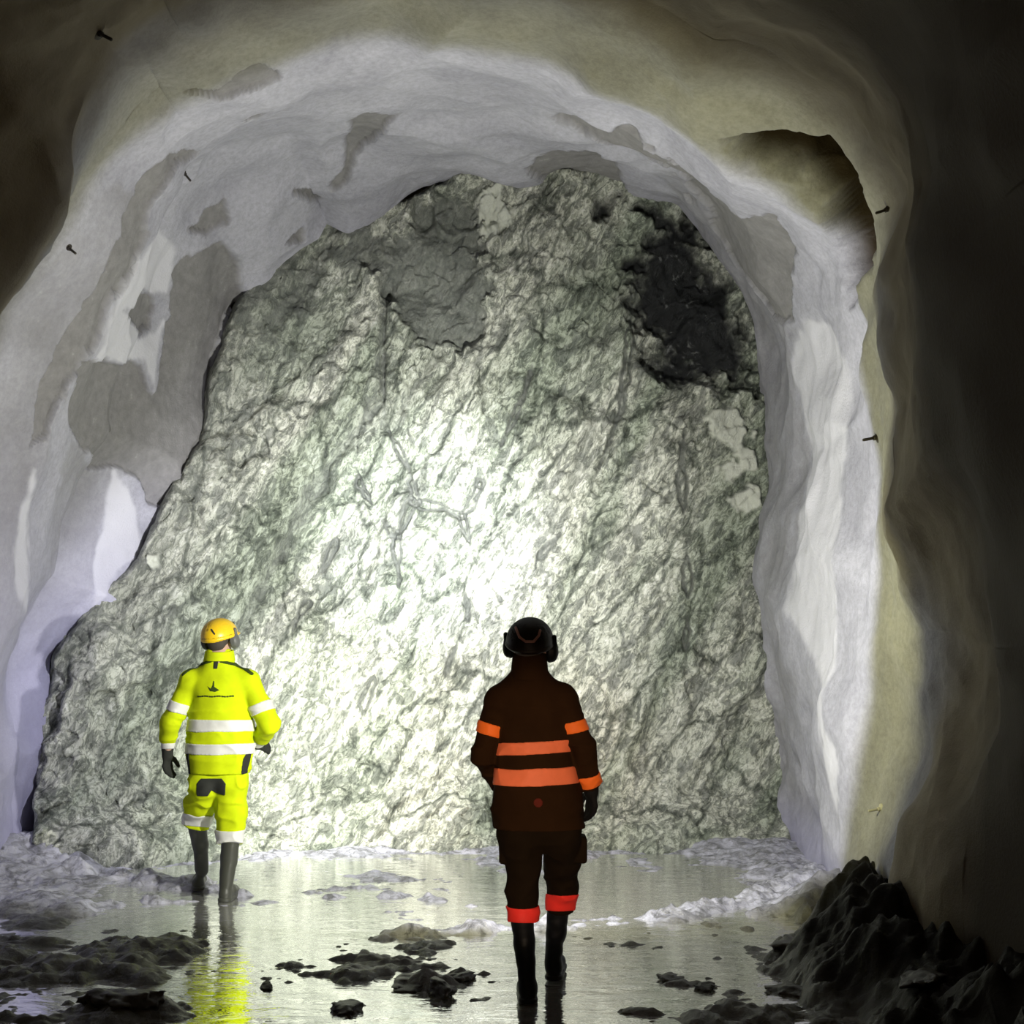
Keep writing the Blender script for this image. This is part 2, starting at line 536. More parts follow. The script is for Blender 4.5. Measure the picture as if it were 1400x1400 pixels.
# ------------------------------------------------------------------ the rock face
NXF, NZF = 620, 560
gx, gy = np.meshgrid(np.linspace(-40, 1130, NXF), np.linspace(160, 1215, NZF))
Yb = face_depth(gx, gy)
Yb = Yb - 0.55 * sstep(1040, 1190, gy) - 0.25 * sstep(300, 190, gy)
B = np.stack([(gx - 700) / F * Yb, Yb, CH - (gy - HZ) / F * Yb], -1)
# lean the sampling space along the foliation
ca, sa = math.cos(math.radians(30)), math.sin(math.radians(30))
Q = np.stack([B[..., 0] * ca - B[..., 2] * sa, B[..., 1], B[..., 0] * sa + B[..., 2] * ca], -1)
w1, w2, wc = worley(Q * np.array([1.15, 0.8, 0.55]) + fbm(Q * 1.5, 3, 2)[..., None] * 0.3, 44)
k1, k2, kc = worley(Q * np.array([3.2, 2.0, 1.9]) + fbm(Q * 3, 2, 6)[..., None] * 0.3, 54)
d1, d2, dc = worley(Q * np.array([8.5, 5.0, 6.0]) + fbm(Q * 7, 2, 7)[..., None] * 0.3, 64)
off = (wc - 0.5) * 0.22 * sstep(0.0, 0.30, w2 - w1) + (kc - 0.5) * 0.10 * sstep(0, 0.3, k2 - k1) + (dc - 0.5) * 0.04 + fbm(Q * 0.8, 4, 12) * 0.12 + fbm(Q * 16, 2, 17) * 0.012
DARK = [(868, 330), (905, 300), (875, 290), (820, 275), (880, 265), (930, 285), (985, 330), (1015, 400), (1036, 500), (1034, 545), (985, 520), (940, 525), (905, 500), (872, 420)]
GREEN = [(528, 330), (560, 295), (600, 268), (650, 285), (672, 330), (655, 400), (640, 455), (590, 475), (545, 440), (522, 385)]
LIME = [[(945, 585), (975, 560), (1010, 555), (1030, 590), (1010, 610), (975, 608)], [(978, 640), (995, 625), (1012, 640), (1000, 655)], [(1005, 622), (1032, 612), (1034, 640), (1015, 636)],
        [(1008, 680), (1030, 670), (1040, 700), (1020, 700)], [(655, 250), (680, 248), (690, 300), (672, 335), (655, 310)], [(190, 772), (205, 752), (221, 772), (210, 782)]]
n_p = fbm(B * 3.0, 3, 71) * 18 + fbm(B * 11, 3, 75) * 16
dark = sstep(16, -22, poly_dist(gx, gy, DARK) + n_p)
green = sstep(8, -10, poly_dist(gx, gy, GREEN) + n_p)
rim = np.maximum(sstep(26, 4, np.abs(poly_dist(gx, gy, [(330, 430), (400, 335), (440, 290), (482, 312), (520, 330), (440, 345), (360, 450)])) + n_p * 0.8), 0) * 0.7
lime = np.zeros(gx.shape)
for q in LIME:
    lime = np.maximum(lime, sstep(3, -3, poly_dist(gx, gy, q) + n_p * 0.45))
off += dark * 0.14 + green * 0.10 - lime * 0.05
off = off * sstep(1190, 1120, gy) + (1 - sstep(1190, 1120, gy)) * off * 0.4
B2 = B.copy()
B2[..., 1] += off
CRACKS = [[(735, 470), (715, 545), (690, 595), (665, 650), (631, 704)], [(660, 560), (668, 600), (656, 662)], [(575, 690), (606, 692), (631, 704), (647, 760), (684, 820)],
          [(489, 588), (491, 662), (526, 718), (545, 732), (543, 825), (522, 894), (505, 945), (494, 992), (470, 1060)], [(563, 686), (545, 732)], [(528, 390), (524, 470), (526, 580), (560, 640), (568, 684)],
          [(655, 780), (636, 810), (640, 850), (615, 900), (600, 960)], [(350, 960), (380, 900), (430, 800), (456, 735)], [(870, 380), (862, 470), (850, 560), (800, 690), (740, 760)], [(940, 530), (930, 640), (945, 800), (935, 930)]]
SEAMS = [([(520, 545), (489, 588), (440, 650), (400, 715), (360, 790), (325, 870)], 9), ([(455, 300), (430, 350), (380, 430), (335, 520), (300, 610), (240, 725), (150, 840)], 13), ([(528, 380), (522, 470), (526, 585)], 8),
         ([(815, 570), (790, 640), (745, 740), (735, 800)], 8), ([(600, 480), (560, 540), (540, 590)], 7)]


def px_line(pts):
    d_ = np.full(gx.shape, 1e9)
    for p_, q_ in zip(pts[:-1], pts[1:]):
        e_ = np.array(q_, float) - np.array(p_, float)
        t_ = np.clip(((gx - p_[0]) * e_[0] + (gy - p_[1]) * e_[1]) / (e_ @ e_), 0, 1)
        d_ = np.minimum(d_, np.hypot(gx - p_[0] - t_ * e_[0], gy - p_[1] - t_ * e_[1]))
    return d_


wob = fbm(B * 4.0, 3, 111) * 9
for q in CRACKS:
    c_ = np.exp(-(np.abs(px_line(q) + wob * 0.9) / (2.3 + 1.0 * np.clip(fbm(B * 2.0, 2, 115), -0.6, 1)) ) ** 2)
    off = off + 0.045 * c_
    green = np.maximum(green, c_)
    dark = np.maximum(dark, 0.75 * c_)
for q, w_ in SEAMS:
    c_ = np.exp(-(np.abs(px_line(q) + wob * 0.8) / w_) ** 2)
    off = off + 0.06 * c_
    green = np.maximum(green, 0.6 * c_)
green = np.maximum(green * 0.85, 0.42 * sstep(380, 220, gx + 0.45 * (gy - 700) + n_p) * sstep(960, 860, gy + n_p))  # left part of the face darkened: fainter light put into the colour
off = off + sstep(4, 70, poly_dist(gx, gy, [(55, 1400)] + RINGS[0][1] + [(1068, 1400)])) * 0.9
B2 = B.copy()
B2[..., 1] += off
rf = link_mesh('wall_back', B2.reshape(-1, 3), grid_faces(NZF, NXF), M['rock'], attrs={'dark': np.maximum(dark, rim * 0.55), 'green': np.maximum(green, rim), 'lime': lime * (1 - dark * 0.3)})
if rf.data.polygons[1000].normal.y > 0:
    rf.data.flip_normals()
tag(rf, 'rough grey green blasted rock face closing the drift', None, kind='structure')

# ------------------------------------------------------------------ floor and water
NX, NY = 560, 560
fy = np.concatenate([np.linspace(-3, 5.2, 60, endpoint=False), np.linspace(5.2, 12.0, NY - 60)])
fx = np.linspace(-6.0, 3.4, NX)
X, Yg = np.meshgrid(fx, fy)
G = np.stack([X, Yg, np.zeros_like(X)], -1)


def blob(px, py, rx, ry, h):
    """a mound centred on the ground under photo pixel (px, py); radii in metres"""
    y = CH * F / (py - HZ)
    x = (px - 700) / F * y
    d = ((X - x) / rx) ** 2 + ((Yg - y) / ry) ** 2
    return h * np.exp(-d)


rough = fbm(G * np.array([1.7, 1.3, 1]), 4, 81) * 0.030 + fbm(G * np.array([5, 6, 1]), 3, 85) * 0.026 + np.abs(fbm(G * np.array([16, 20, 1]), 2, 88)) * 0.014
near = sstep(8.0, 7.3, Yg)
H = -0.042 + rough * (1 + 0.25 * near) + near * (0.008 + fbm(G * np.array([9, 13, 1]), 3, 87) * 0.020)
H += blob(60, 1330, 1.1, 0.65, 0.075) + blob(60, 1245, 0.9, 0.35, 0.06) + blob(10, 1190, 0.45, 0.45, 0.22) + blob(150, 1390, 0.55, 0.18, 0.05)
H += blob(215, 1302, 0.22, 0.10, 0.07) + blob(590, 1348, 0.17, 0.08, 0.075) + blob(480, 1375, 0.12, 0.10, 0.055) + blob(630, 1335, 0.06, 0.05, 0.05)
H += blob(920, 1345, 0.14, 0.06, 0.06) + blob(870, 1385, 0.30, 0.05, 0.045) + blob(960, 1388, 0.18, 0.09, 0.05)
H -= blob(728, 1385, 0.40, 0.22, 0.055) + blob(760, 1340, 0.2, 0.15, 0.03)
H -= blob(296, 1345, 0.36, 0.9, 0.085) + blob(560, 1400, 0.5, 0.25, 0.02) + blob(80, 1350, 0.16, 0.10, 0.085) + blob(800, 1350, 0.5, 0.4, 0.03) + blob(1080, 1365, 0.07, 0.12, 0.10)
# spoil bank along the right side
bank = sstep(1.18, 2.05, X + fbm(G * np.array([2.5, 2.5, 1]), 3, 91) * 0.22 - 0.16 * (Yg - 7.0) * (Yg > 7.0)) * sstep(9.3, 7.9, Yg)
H += bank * (0.40 + fbm(G * np.array([4, 4, 1]), 3, 95) * 0.13 + fbm(G * np.array([12, 12, 1]), 2, 97) * 0.045)


def ridge(pts, w, h):
    P = np.array([((a - 700) / F * (CH * F / (b - HZ)), CH * F / (b - HZ)) for a, b in pts])
    d = np.full(X.shape, 1e9)
    for p, q in zip(P[:-1], P[1:]):
        e = q - p
        t = np.clip(((X - p[0]) * e[0] + (Yg - p[1]) * e[1]) / (e @ e), 0, 1)
        d = np.minimum(d, np.hypot(X - p[0] - t * e[0], Yg - p[1] - t * e[1]))
    return h * np.exp(-(d / w) ** 2), np.exp(-(d / (w * 1.3)) ** 2)


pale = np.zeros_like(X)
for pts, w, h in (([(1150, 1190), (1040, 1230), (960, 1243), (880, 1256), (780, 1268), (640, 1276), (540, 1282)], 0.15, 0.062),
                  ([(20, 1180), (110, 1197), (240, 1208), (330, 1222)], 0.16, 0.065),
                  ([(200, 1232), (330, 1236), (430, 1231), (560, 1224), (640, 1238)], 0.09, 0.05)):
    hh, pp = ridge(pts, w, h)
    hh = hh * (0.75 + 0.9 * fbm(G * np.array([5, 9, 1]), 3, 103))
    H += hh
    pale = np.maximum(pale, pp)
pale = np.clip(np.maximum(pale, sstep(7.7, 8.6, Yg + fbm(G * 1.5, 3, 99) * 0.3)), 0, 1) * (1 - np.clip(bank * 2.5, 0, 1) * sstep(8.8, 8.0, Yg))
H += sstep(9.9, 10.9, Yg) * 0.05 + sstep(8.2, 9.4, Yg) * sstep(1.4, 2.1, X) * 0.07 + sstep(-2.4, -3.2, X) * sstep(8.0, 9.0, Yg) * 0.06
G[..., 2] = H
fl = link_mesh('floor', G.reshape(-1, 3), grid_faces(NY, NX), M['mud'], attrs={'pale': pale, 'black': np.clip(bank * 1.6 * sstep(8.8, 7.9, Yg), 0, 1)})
tag(fl, 'muddy drift floor with ridges and a dark spoil bank on the right', None, kind='structure')
wys = np.linspace(-2.5, 10.6, 66)
ff = L2[:, :, :].reshape(-1, 3)
low = ff[np.abs(ff[:, 2] - 0.02) < 0.12]
rows = []
for yy_ in wys:
    near = low[np.abs(low[:, 1] - yy_) < 0.35]
    lx = near[near[:, 0] < -0.5][:, 0].max() if len(near[near[:, 0] < -0.5]) else -3.4
    rx = near[near[:, 0] > 0.5][:, 0].min() if len(near[near[:, 0] > 0.5]) else 2.3
    if yy_ > 9.4:
        lx = max(lx, np.interp(yy_, [9.4, 10.6], [-3.9, -1.6]))
    rows.append(np.stack([np.linspace(lx + 0.03, rx - 0.03, 24), np.full(24, yy_), np.zeros(24)], -1))
wt = link_mesh('puddle', np.array(rows).reshape(-1, 3), grid_faces(66, 24), M['water'])
tag(wt, 'shallow muddy water lying over the drift floor, mirroring the lit face', 'water', kind='stuff')

# ------------------------------------------------------------------ signed distance modelling
def smin(a, b, k):
    h = np.clip(0.5 + 0.5 * (b - a) / k, 0, 1)
    return b + (a - b) * h - k * h * (1 - h)


def cone(P, a, b, ra, rb, fy=1.0):
    """capsule with a radius at each end, flattened front to back by fy"""
    a = np.asarray(a, float)
    b = np.asarray(b, float)
    s = np.array([1.0, 1.0 / fy, 1.0])
    q, ba = (P - a) * s, (b - a) * s
    t = np.clip(q @ ba / (ba @ ba + 1e-12), 0, 1)
    d = np.linalg.norm(q - t[..., None] * ba, axis=-1) - (ra + (rb - ra) * t)
    return d * (1.0 if fy == 1.0 else 0.5 * (1 + fy))


def chain(P, pts, rad, k=0.03, fy=1.0):
    d = None
    for a, b, ra, rb in zip(pts[:-1], pts[1:], rad[:-1], rad[1:]):
        e = cone(P, a, b, ra, rb, fy)
        d = e if d is None else smin(d, e, k)
    return d


def ell(P, c, r):
    r = np.asarray(r, float)
    q = (P - np.asarray(c)) / r
    n = np.linalg.norm(q, axis=-1)
    return (n - 1) * n / (np.linalg.norm(q / r, axis=-1) + 1e-9)


def rbox(P, c, half, rad):
    q = np.abs(P - np.asarray(c)) - (np.asarray(half) - rad)
    return np.linalg.norm(np.maximum(q, 0), axis=-1) + np.minimum(q.max(-1), 0) - rad


def turn(P, o, rx=0, ry=0, rz=0):
    """points in a frame standing at o, tilted by the three angles (degrees)"""
    from mathutils import Euler
    m = np.array(Euler((math.radians(rx), math.radians(ry), math.radians(rz))).to_matrix())
    return (P - np.asarray(o)) @ m


def turn_back(p, o, rx=0, ry=0, rz=0):
    from mathutils import Euler
    m = np.array(Euler((math.radians(rx), math.radians(ry), math.radians(rz))).to_matrix())
    return m @ np.asarray(p, float) + np.asarray(o)


def nets(f, lo, hi, h):
    """quad mesh of the zero level of f in a box, cells of size h"""
    ax = [np.arange(l, u + h * 1.5, h) for l, u in zip(lo, hi)]
    n = [len(a) for a in ax]
    V = np.empty(n)
    yy, zz = np.meshgrid(ax[1], ax[2], indexing='ij')
    step = max(1, 400000 // (n[1] * n[2]))
    for i in range(0, n[0], step):
        xs = ax[0][i:i + step]
        P = np.empty((len(xs), n[1], n[2], 3))
        P[..., 0] = xs[:, None, None]
        P[..., 1] = yy
        P[..., 2] = zz
        V[i:i + step] = f(P)
    V[[0, -1]] = np.maximum(V[[0, -1]], 1e-4)
    V[:, [0, -1]] = np.maximum(V[:, [0, -1]], 1e-4)
    V[:, :, [0, -1]] = np.maximum(V[:, :, [0, -1]], 1e-4)
    S = V < 0
    cnt = sum(S[a:n[0] - 1 + a, b:n[1] - 1 + b, c:n[2] - 1 + c].astype(np.int8) for a in (0, 1) for b in (0, 1) for c in (0, 1))
    act = (cnt > 0) & (cnt < 8)
    I = np.argwhere(act)
    idx = np.full(act.shape, -1, dtype=np.int64)
    idx[act] = np.arange(len(I))
    pos, wt_ = np.zeros((len(I), 3)), np.zeros(len(I))
    cs = [(a, b, c) for a in (0, 1) for b in (0, 1) for c in (0, 1)]
    for p in cs:
        for k in range(3):
            if p[k]:
                continue
            q = list(p)
            q[k] = 1
            va = V[I[:, 0] + p[0], I[:, 1] + p[1], I[:, 2] + p[2]]
            vb = V[I[:, 0] + q[0], I[:, 1] + q[1], I[:, 2] + q[2]]
            x = (va < 0) != (vb < 0)
            t = np.where(x, va / (va - vb + 1e-30), 0)
            pt = np.repeat(np.array([p], float), len(I), 0)
            pt[:, k] = t
            pos += pt * x[:, None]
            wt_ += x
    pos = (pos / wt_[:, None] + I) * h + np.array([a[0] for a in ax])
    faces = []
    for k in range(3):
        a, b = [(1, 2), (2, 0), (0, 1)][k]
        sl0 = [slice(None)] * 3
        sl1 = [slice(None)] * 3
        sl0[k], sl1[k] = slice(0, -1), slice(1, None)
        E = np.argwhere(S[tuple(sl0)] != S[tuple(sl1)])
        E = E[(E[:, a] > 0) & (E[:, b] > 0) & (E[:, a] < n[a] - 1) & (E[:, b] < n[b] - 1)]
        inside = S[E[:, 0], E[:, 1], E[:, 2]]
        ea, eb = np.eye(3, dtype=int)[a], np.eye(3, dtype=int)[b]
        q = [E - ea - eb, E - eb, E, E - ea]
        F4 = np.stack([idx[c[:, 0], c[:, 1], c[:, 2]] for c in q], -1)
        F4[~inside] = F4[~inside][:, ::-1]
        faces.append(F4)
    return pos, np.concatenate(faces)


def solid(name, f, lo, hi, h, mat, parent, label=None):
    v, q = nets(f, lo, hi, h)
    o = link_mesh(name, v, q, mat, parent)
    if label:
        o['label'] = label
    return o


def lumpy(P, amp, sc, seed):
    return fbm(P * np.asarray(sc), 3, seed) * amp


def folds(P, amp, freq, seed):
    """soft creases of thick cloth"""
    q = P * np.array([freq, freq, freq * 1.7])
    n = vnoise(q + 0.8 * vnoise(q * 0.6, seed + 3)[..., None], seed)
    return (1 - np.abs(n)) ** 3 * amp + vnoise(P * np.array([14, 14, 11]), seed + 5) * amp * 0.5


def line2(P, pts):
    """distance in the back plane (x, z) to a polyline"""
    d = None
    for p, q in zip(pts[:-1], pts[1:]):
        p, q = np.asarray(p, float), np.asarray(q, float)
        e = q - p
        x, z = P[..., 0] - p[0], P[..., 2] - p[1]
        t = np.clip((x * e[0] + z * e[1]) / (e @ e + 1e-12), 0, 1)
        k = np.hypot(x - t * e[0], z - t * e[1])
        d = k if d is None else np.minimum(d, k)
    return d


def cloth_mat(name, base, rough=0.85, weave=420, emis=None, spec=0.15):
    m, nt, b = new_mat(name, base, rough, spec=spec)
    v = obj_coords(nt)
    n = ramp(nt, noise_node(nt, 9, 4, 0.6, 0.3, v), [(0.3, tuple(c * 0.82 for c in base)), (0.7, base)])
    nt.links.new(n, b.inputs['Base Color'])
    bump(nt, b, noise_node(nt, weave, 2, 0.5, 0, v), 0.15, 0.002)
    return m


M['hivis_yellow'] = cloth_mat('hivis_yellow_cloth', (0.66, 0.80, 0.006))
M['white_band'] = cloth_mat('white_reflective_tape', (0.80, 0.80, 0.78), 0.5, spec=0.4)
M['dark_trim'] = cloth_mat('dark_grey_trim', (0.035, 0.037, 0.034))
M['dark_green_trim'] = cloth_mat('dark_green_trim', (0.045, 0.07, 0.012))
M['grey_boot'] = new_mat('grey_green_rubber', (0.052, 0.054, 0.044), 0.45, spec=0.4)[0]
M['helmet_yellow'] = new_mat('yellow_helmet_shell', (0.90, 0.58, 0.015), 0.35)[0]
M['grey_plastic'] = new_mat('grey_plastic', (0.11, 0.115, 0.11), 0.5)[0]
M['skin'] = new_mat('skin', (0.52, 0.33, 0.25), 0.6)[0]
M['hair'] = cloth_mat('short_hair', (0.07, 0.06, 0.05), 0.7, 900)
M['eye'] = new_mat('eye', (0.6, 0.58, 0.55), 0.2)[0]
M['dark_jacket'] = cloth_mat('dark_brown_cloth', (0.023, 0.0105, 0.0042), 0.95, spec=0.05)
M['dark_trousers'] = cloth_mat('black_brown_cloth', (0.012, 0.0075, 0.004), 0.95, spec=0.05)
M['orange_band'] = cloth_mat('orange_reflective_tape', (0.88, 0.20, 0.085), 0.6)
M['bright_orange_band'] = cloth_mat('bright_orange_reflective_tape', (0.95, 0.18, 0.025), 0.6)
M['red_band'] = cloth_mat('red_reflective_tape', (0.98, 0.045, 0.035), 0.6)
M['black_rubber'] = new_mat('black_rubber', (0.006, 0.007, 0.009), 0.5, spec=0.25)[0]
M['black_shell'] = new_mat('black_helmet_shell', (0.016, 0.010, 0.008), 0.5, spec=0.25)[0]
M['black_glove'] = cloth_mat('black_glove', (0.008, 0.008, 0.009), 0.8, spec=0.1)
M['pink_strip'] = new_mat('pale_pink_strip', (0.60, 0.30, 0.27), 0.6)[0]
M['rust_patch'] = cloth_mat('rust_red_patch', (0.10, 0.014, 0.008))
lens, lnt, lb = new_mat('lit_lamp_lens', (0.9, 0.9, 0.85), 0.2)
lb.inputs['Emission Color'].default_value = (1, 0.98, 0.9, 1)
lb.inputs['Emission Strength'].default_value = 25
M['lens'] = lens


def unit(v):
    v = np.asarray(v, float)
    return v / np.linalg.norm(v)


def hand(P, w, d, n, t, grow=0.0, curl=0.5):
    """palm, four fingers of different lengths and a thumb; w wrist, d along the fingers, n out of the palm, t to the thumb"""
    w, d, n, t = np.asarray(w, float), unit(d), unit(n), unit(t)
    r = 0.0088 + grow
    out = None
    for k, (o, ln) in enumerate(((0.031, 0.068), (0.011, 0.078), (-0.010, 0.072), (-0.029, 0.056))):
        base = w + d * (0.092 - 0.004 * abs(k - 1)) + t * o
        d1 = unit(d + n * curl * 0.55)
        d2 = unit(d + n * curl * 1.5)
        d3 = unit(d + n * curl * 2.8)
        a = base + d1 * ln * 0.48
        b = a + d2 * ln * 0.32
        c = b + d3 * ln * 0.24
        f = chain(P, [w + d * 0.03 + t * o * 0.6, base, a, b, c], [r * 1.15, r * 1.25, r * 1.05, r, r * 0.85], 0.006)
        out = f if out is None else smin(out, f, 0.009)
    th0 = w + d * 0.022 + t * 0.022
    th1 = th0 + unit(d * 0.7 + t * 0.8 + n * 0.35) * 0.045
    th2 = th1 + unit(d * 0.95 + t * 0.35 + n * 0.4) * 0.034
    th3 = th2 + unit(d + n * 0.5) * 0.022
    out = smin(out, chain(P, [th0, th1, th2, th3], [r * 1.5, r * 1.25, r * 1.1, r * 0.9], 0.008), 0.012)
    out = smin(out, chain(P, [w - d * 0.03, w + d * 0.02], [0.026 + grow, 0.027 + grow], 0.01), 0.02)
    return out


class Person:
    def __init__(self, X0, Y0):
        self.X0, self.Y0 = X0, Y0

    def lp(self, px, py, dy=0.0):
        p = at(px, py, self.Y0 + dy)
        return np.array([p.x - self.X0, dy, p.z])


def head_sdf(P, hc, tilt):
    q = turn(P, hc, *tilt)
    d = ell(q, (0, -0.008, 0.03), (0.077, 0.098, 0.095))
    d = smin(d, ell(q, (0, 0.030, -0.055), (0.058, 0.066, 0.068)), 0.045)
    d = smin(d, cone(q, (0, 0.088, 0.012), (0, 0.112, -0.026), 0.008, 0.014), 0.012)          # nose
    d = smin(d, cone(q, (-0.035, 0.080, 0.024), (0.035, 0.080, 0.024), 0.012, 0.012), 0.02)   # brow
    d = smin(d, cone(q, (-0.018, 0.086, -0.060), (0.018, 0.086, -0.060), 0.009, 0.009), 0.012)  # lips
    d = smin(d, ell(q, (0, 0.078, -0.100), (0.022, 0.020, 0.018)), 0.02)                      # chin
    for s in (-1, 1):
        d = -smin(-d, ell(q, (s * 0.032, 0.098, 0.004), (0.016, 0.014, 0.010)), 0.008)
        d = smin(d, ell(q, (s * 0.080, 0.0, -0.012), (0.010, 0.020, 0.033)), 0.01)            # ears
    d = np.maximum(d, -cone(q, (-0.02, 0.099, -0.060), (0.02, 0.099, -0.060), 0.0035, 0.0035))
    return d


def build_person(spec):
    p = spec['p']
    J = spec['J']
    box = spec['box']
    tilt = spec['tilt']
    hc = J['head']
    neck_b = J['neck']

    def body(P):
        d = chain(P, [hc + np.array([0, -0.015, -0.05]), neck_b, J['chest']], [0.056, 0.060, 0.10], 0.05)
        d = smin(d, chain(P, [J['chest'], J['waist'], J['pelvis']], [0.150, 0.125, 0.120], 0.06, 0.62), 0.05)
        d = smin(d, cone(P, J['shl'], J['shr'], 0.045, 0.045), 0.05)
        for s in 'lr':
            d = smin(d, chain(P, [J['sh' + s], J['el' + s], J['wr' + s]], [0.046, 0.038, 0.027], 0.02), 0.03)
            d = smin(d, chain(P, [J['hip' + s], J['kn' + s]], [0.070, 0.050], 0.02), 0.04)
            bp = J['boot' + s][0]
            d = smin(d, chain(P, [J['kn' + s], bp[0], bp[1], bp[2], J['foot' + s][0] + np.array([0, 0.02, 0.01]), J['foot' + s][1]], [0.048, 0.042, 0.036, 0.026, 0.024, 0.020], 0.015), 0.03)
            d = np.minimum(d, hand(P, J['wr' + s], *spec['hand'][s]))
        return smin(d, head_sdf(P, hc, tilt), 0.02)

    root = solid('person', body, box[0], box[1], 0.0075, M['skin'], None)
    root.location = (p.X0, p.Y0, 0)
    tag(root, spec['label'], 'person', 'people walking towards the rock face')
    for s in (-1, 1):
        c = turn_back((s * 0.032, 0.082, 0.004), hc, *tilt)
        solid('eye', lambda P: ell(P, c, (0.0125, 0.0125, 0.0125)), c - 0.018, c + 0.018, 0.004, M['eye'], root)

    # hair under the helmet, down to the nape
    def hair(P):
        q = turn(P, hc, *tilt)
        d = ell(q, (0, -0.012, 0.028), (0.083, 0.102, 0.094))
        d = smin(d, ell(q, (0, -0.060, -0.040), (0.055, 0.036, 0.045)), 0.03)
        return np.maximum(d, np.maximum(q[..., 1] - 0.035 - 0.5 * np.maximum(q[..., 2], 0), -0.082 - q[..., 2]))
    solid('hair', hair, hc - 0.17, hc + 0.17, 0.007, spec['hair'], root)

    # jacket
    arms = {s: J['sleeve' + s] for s in 'lr'}

    def torso(P):
        d = chain(P, J['torso'], spec['torso_r'], 0.06, spec['torso_f'])
        d = smin(d, cone(P, J['shl'], J['shr'], spec['sh_r'], spec['sh_r']), 0.06)
        if 'yoke' in J:
            d = smin(d, cone(P, J['yoke'][0], J['yoke'][1], *spec['yoke_r'], 0.72), 0.05)
        d = d - folds(P, 0.010, 4.2, spec['seed'])
        for cut in spec['hem']:
            d = np.maximum(d, (np.asarray(cut[0]) - P) @ np.asarray(cut[1]))
        return d

    def arm(P, s):
        pts, r = arms[s]
        d = chain(P, pts, r, 0.02) - folds(P, 0.010, 7.0, spec['seed'] + (4 if s == 'l' else 9))
        e = unit(pts[-1] - pts[-2])
        return np.maximum(d, (P - pts[-1]) @ e - 0.012)

    def jacket(P):
        d = torso(P)
        for s in 'lr':
            d = smin(d, arm(P, s), 0.022)
        if 'neck_cut' in J:
            d = np.maximum(d, -cone(P, J['neck_cut'][0], J['neck_cut'][1], 0.066, 0.066))
        return d
    jk = solid('jacket', jacket, spec['jbox'][0], spec['jbox'][1], 0.0075, spec['jm'], root, spec['jlabel'])

    def patch(parent, name, host, f2, lo, hi, mat, label=None, h=0.004, lift=0.003, front=0.0):
        return solid(name, lambda P: np.maximum(np.maximum(host(P) - lift, f2(P)), np.maximum(P[..., 1] - front, -0.02 - host(P))), lo, hi, h, mat, parent, label)

    # reflective bands
    for c, n, w, who, m, lab in spec['bands']:
        n = unit(n)
        c = np.asarray(c)
        if who == 't':
            host = torso
            ext = np.array([0.27, 0.20, w + 0.035])
        else:
            host = lambda P, who=who: arm(P, who)
            ext = np.array([0.11, 0.11, w + 0.06])
        solid('reflective_band', lambda P: np.maximum(np.maximum(host(P) - 0.006, np.abs((P - c) @ n + 0.004 * vnoise(P * 9.0, 3)) - w), -0.03 - host(P)),
              c - ext, c + ext, 0.006, m, jk, lab)
    spec['jacket_extra'](jk, torso, jacket, patch, root)

    # trousers
    def legs(P, s=None):
        out = None
        for k in ('lr' if s is None else s):
            pts, r = J['leg' + k]
            d = chain(P, pts, r, 0.03) - folds(P, 0.016, 6.0, spec['seed'] + 21)
            e = unit(pts[-1] - pts[-2])
            d = np.maximum(d, (P - pts[-1]) @ e)
            out = d if out is None else smin(out, d, 0.02)
        return out

    def trousers(P):
        d = chain(P, J['seat'], spec['seat_r'], 0.05, 0.72)
        d = smin(d, legs(P), 0.035)
        for c, half in spec['pockets']:
            d = smin(d, rbox(P, c, half, 0.015), 0.012)
        return np.maximum(d, P[..., 2] - spec['waist_z'])
    tr = solid('trousers', trousers, spec['tbox'][0], spec['tbox'][1], 0.0075, spec['tm'], root, spec['tlabel'])
    for s, c, n, w, m, lab in spec['leg_bands']:
        n = unit(n)
        c = np.asarray(c)
        host = lambda P, s=s: legs(P, s)
        ext = np.array([0.14, 0.14, w + 0.04])
        solid('reflective_band', lambda P: np.maximum(np.maximum(host(P) - 0.006, np.abs((P - c) @ n) - w), -0.03 - host(P)), c - ext, c + ext, 0.006, m, tr, lab)
    spec['trouser_extra'](tr, trousers, patch)

    # boots
    for s in 'lr':
        pts, r = J['boot' + s]
        heel, toe = J['foot' + s]
        zs = J['sole' + s]

        def boot(P):
            d = chain(P, pts, r, 0.02) - vnoise(P * np.array([13, 13, 26]), 44) * 0.003
            f = chain(P, [heel, (heel + toe) / 2 + np.array([0, 0, 0.012]), toe], [0.043, 0.045, 0.040], 0.02)
            d = smin(d, f, 0.035)
            d = np.maximum(d, zs - P[..., 2])
            sole = np.maximum(cone(P, heel * np.array([1, 1, 0]) + np.array([0, -0.005, zs + 0.012]), toe * np.array([1, 1, 0]) + np.array([0, 0.006, zs + 0.012]), 0.047, 0.046), np.abs(P[..., 2] - zs - 0.012) - 0.012)
            d = np.minimum(d, sole)
            return np.maximum(d, P[..., 2] - pts[0][2] - 0.01)
        lo = np.minimum(np.min(np.array(pts), 0), np.minimum(heel, toe)) - 0.09
        hi = np.maximum(np.max(np.array(pts), 0), np.maximum(heel, toe)) + 0.09
        lo[2] = zs - 0.02
        solid('boot', boot, lo, hi, 0.006, spec['bm'], root)

    # gloves
    for s in 'lr':
        w = J['wr' + s]
        d_, n_, t_ = spec['hand'][s][:3]
        cl = spec['hand'][s][4]
        g = lambda P: smin(hand(P, w, d_, n_, t_, 0.0035, cl), np.maximum(cone(P, w - unit(d_) * 0.062, w + unit(d_) * 0.01, 0.041, 0.036), -(P - w) @ unit(d_) - 0.062), 0.012)
        solid('glove', g, w - 0.21, w + 0.21, 0.0042, spec['gm'], root)

    # helmet with muffs and lamp
    ht = spec['helmet_tilt']

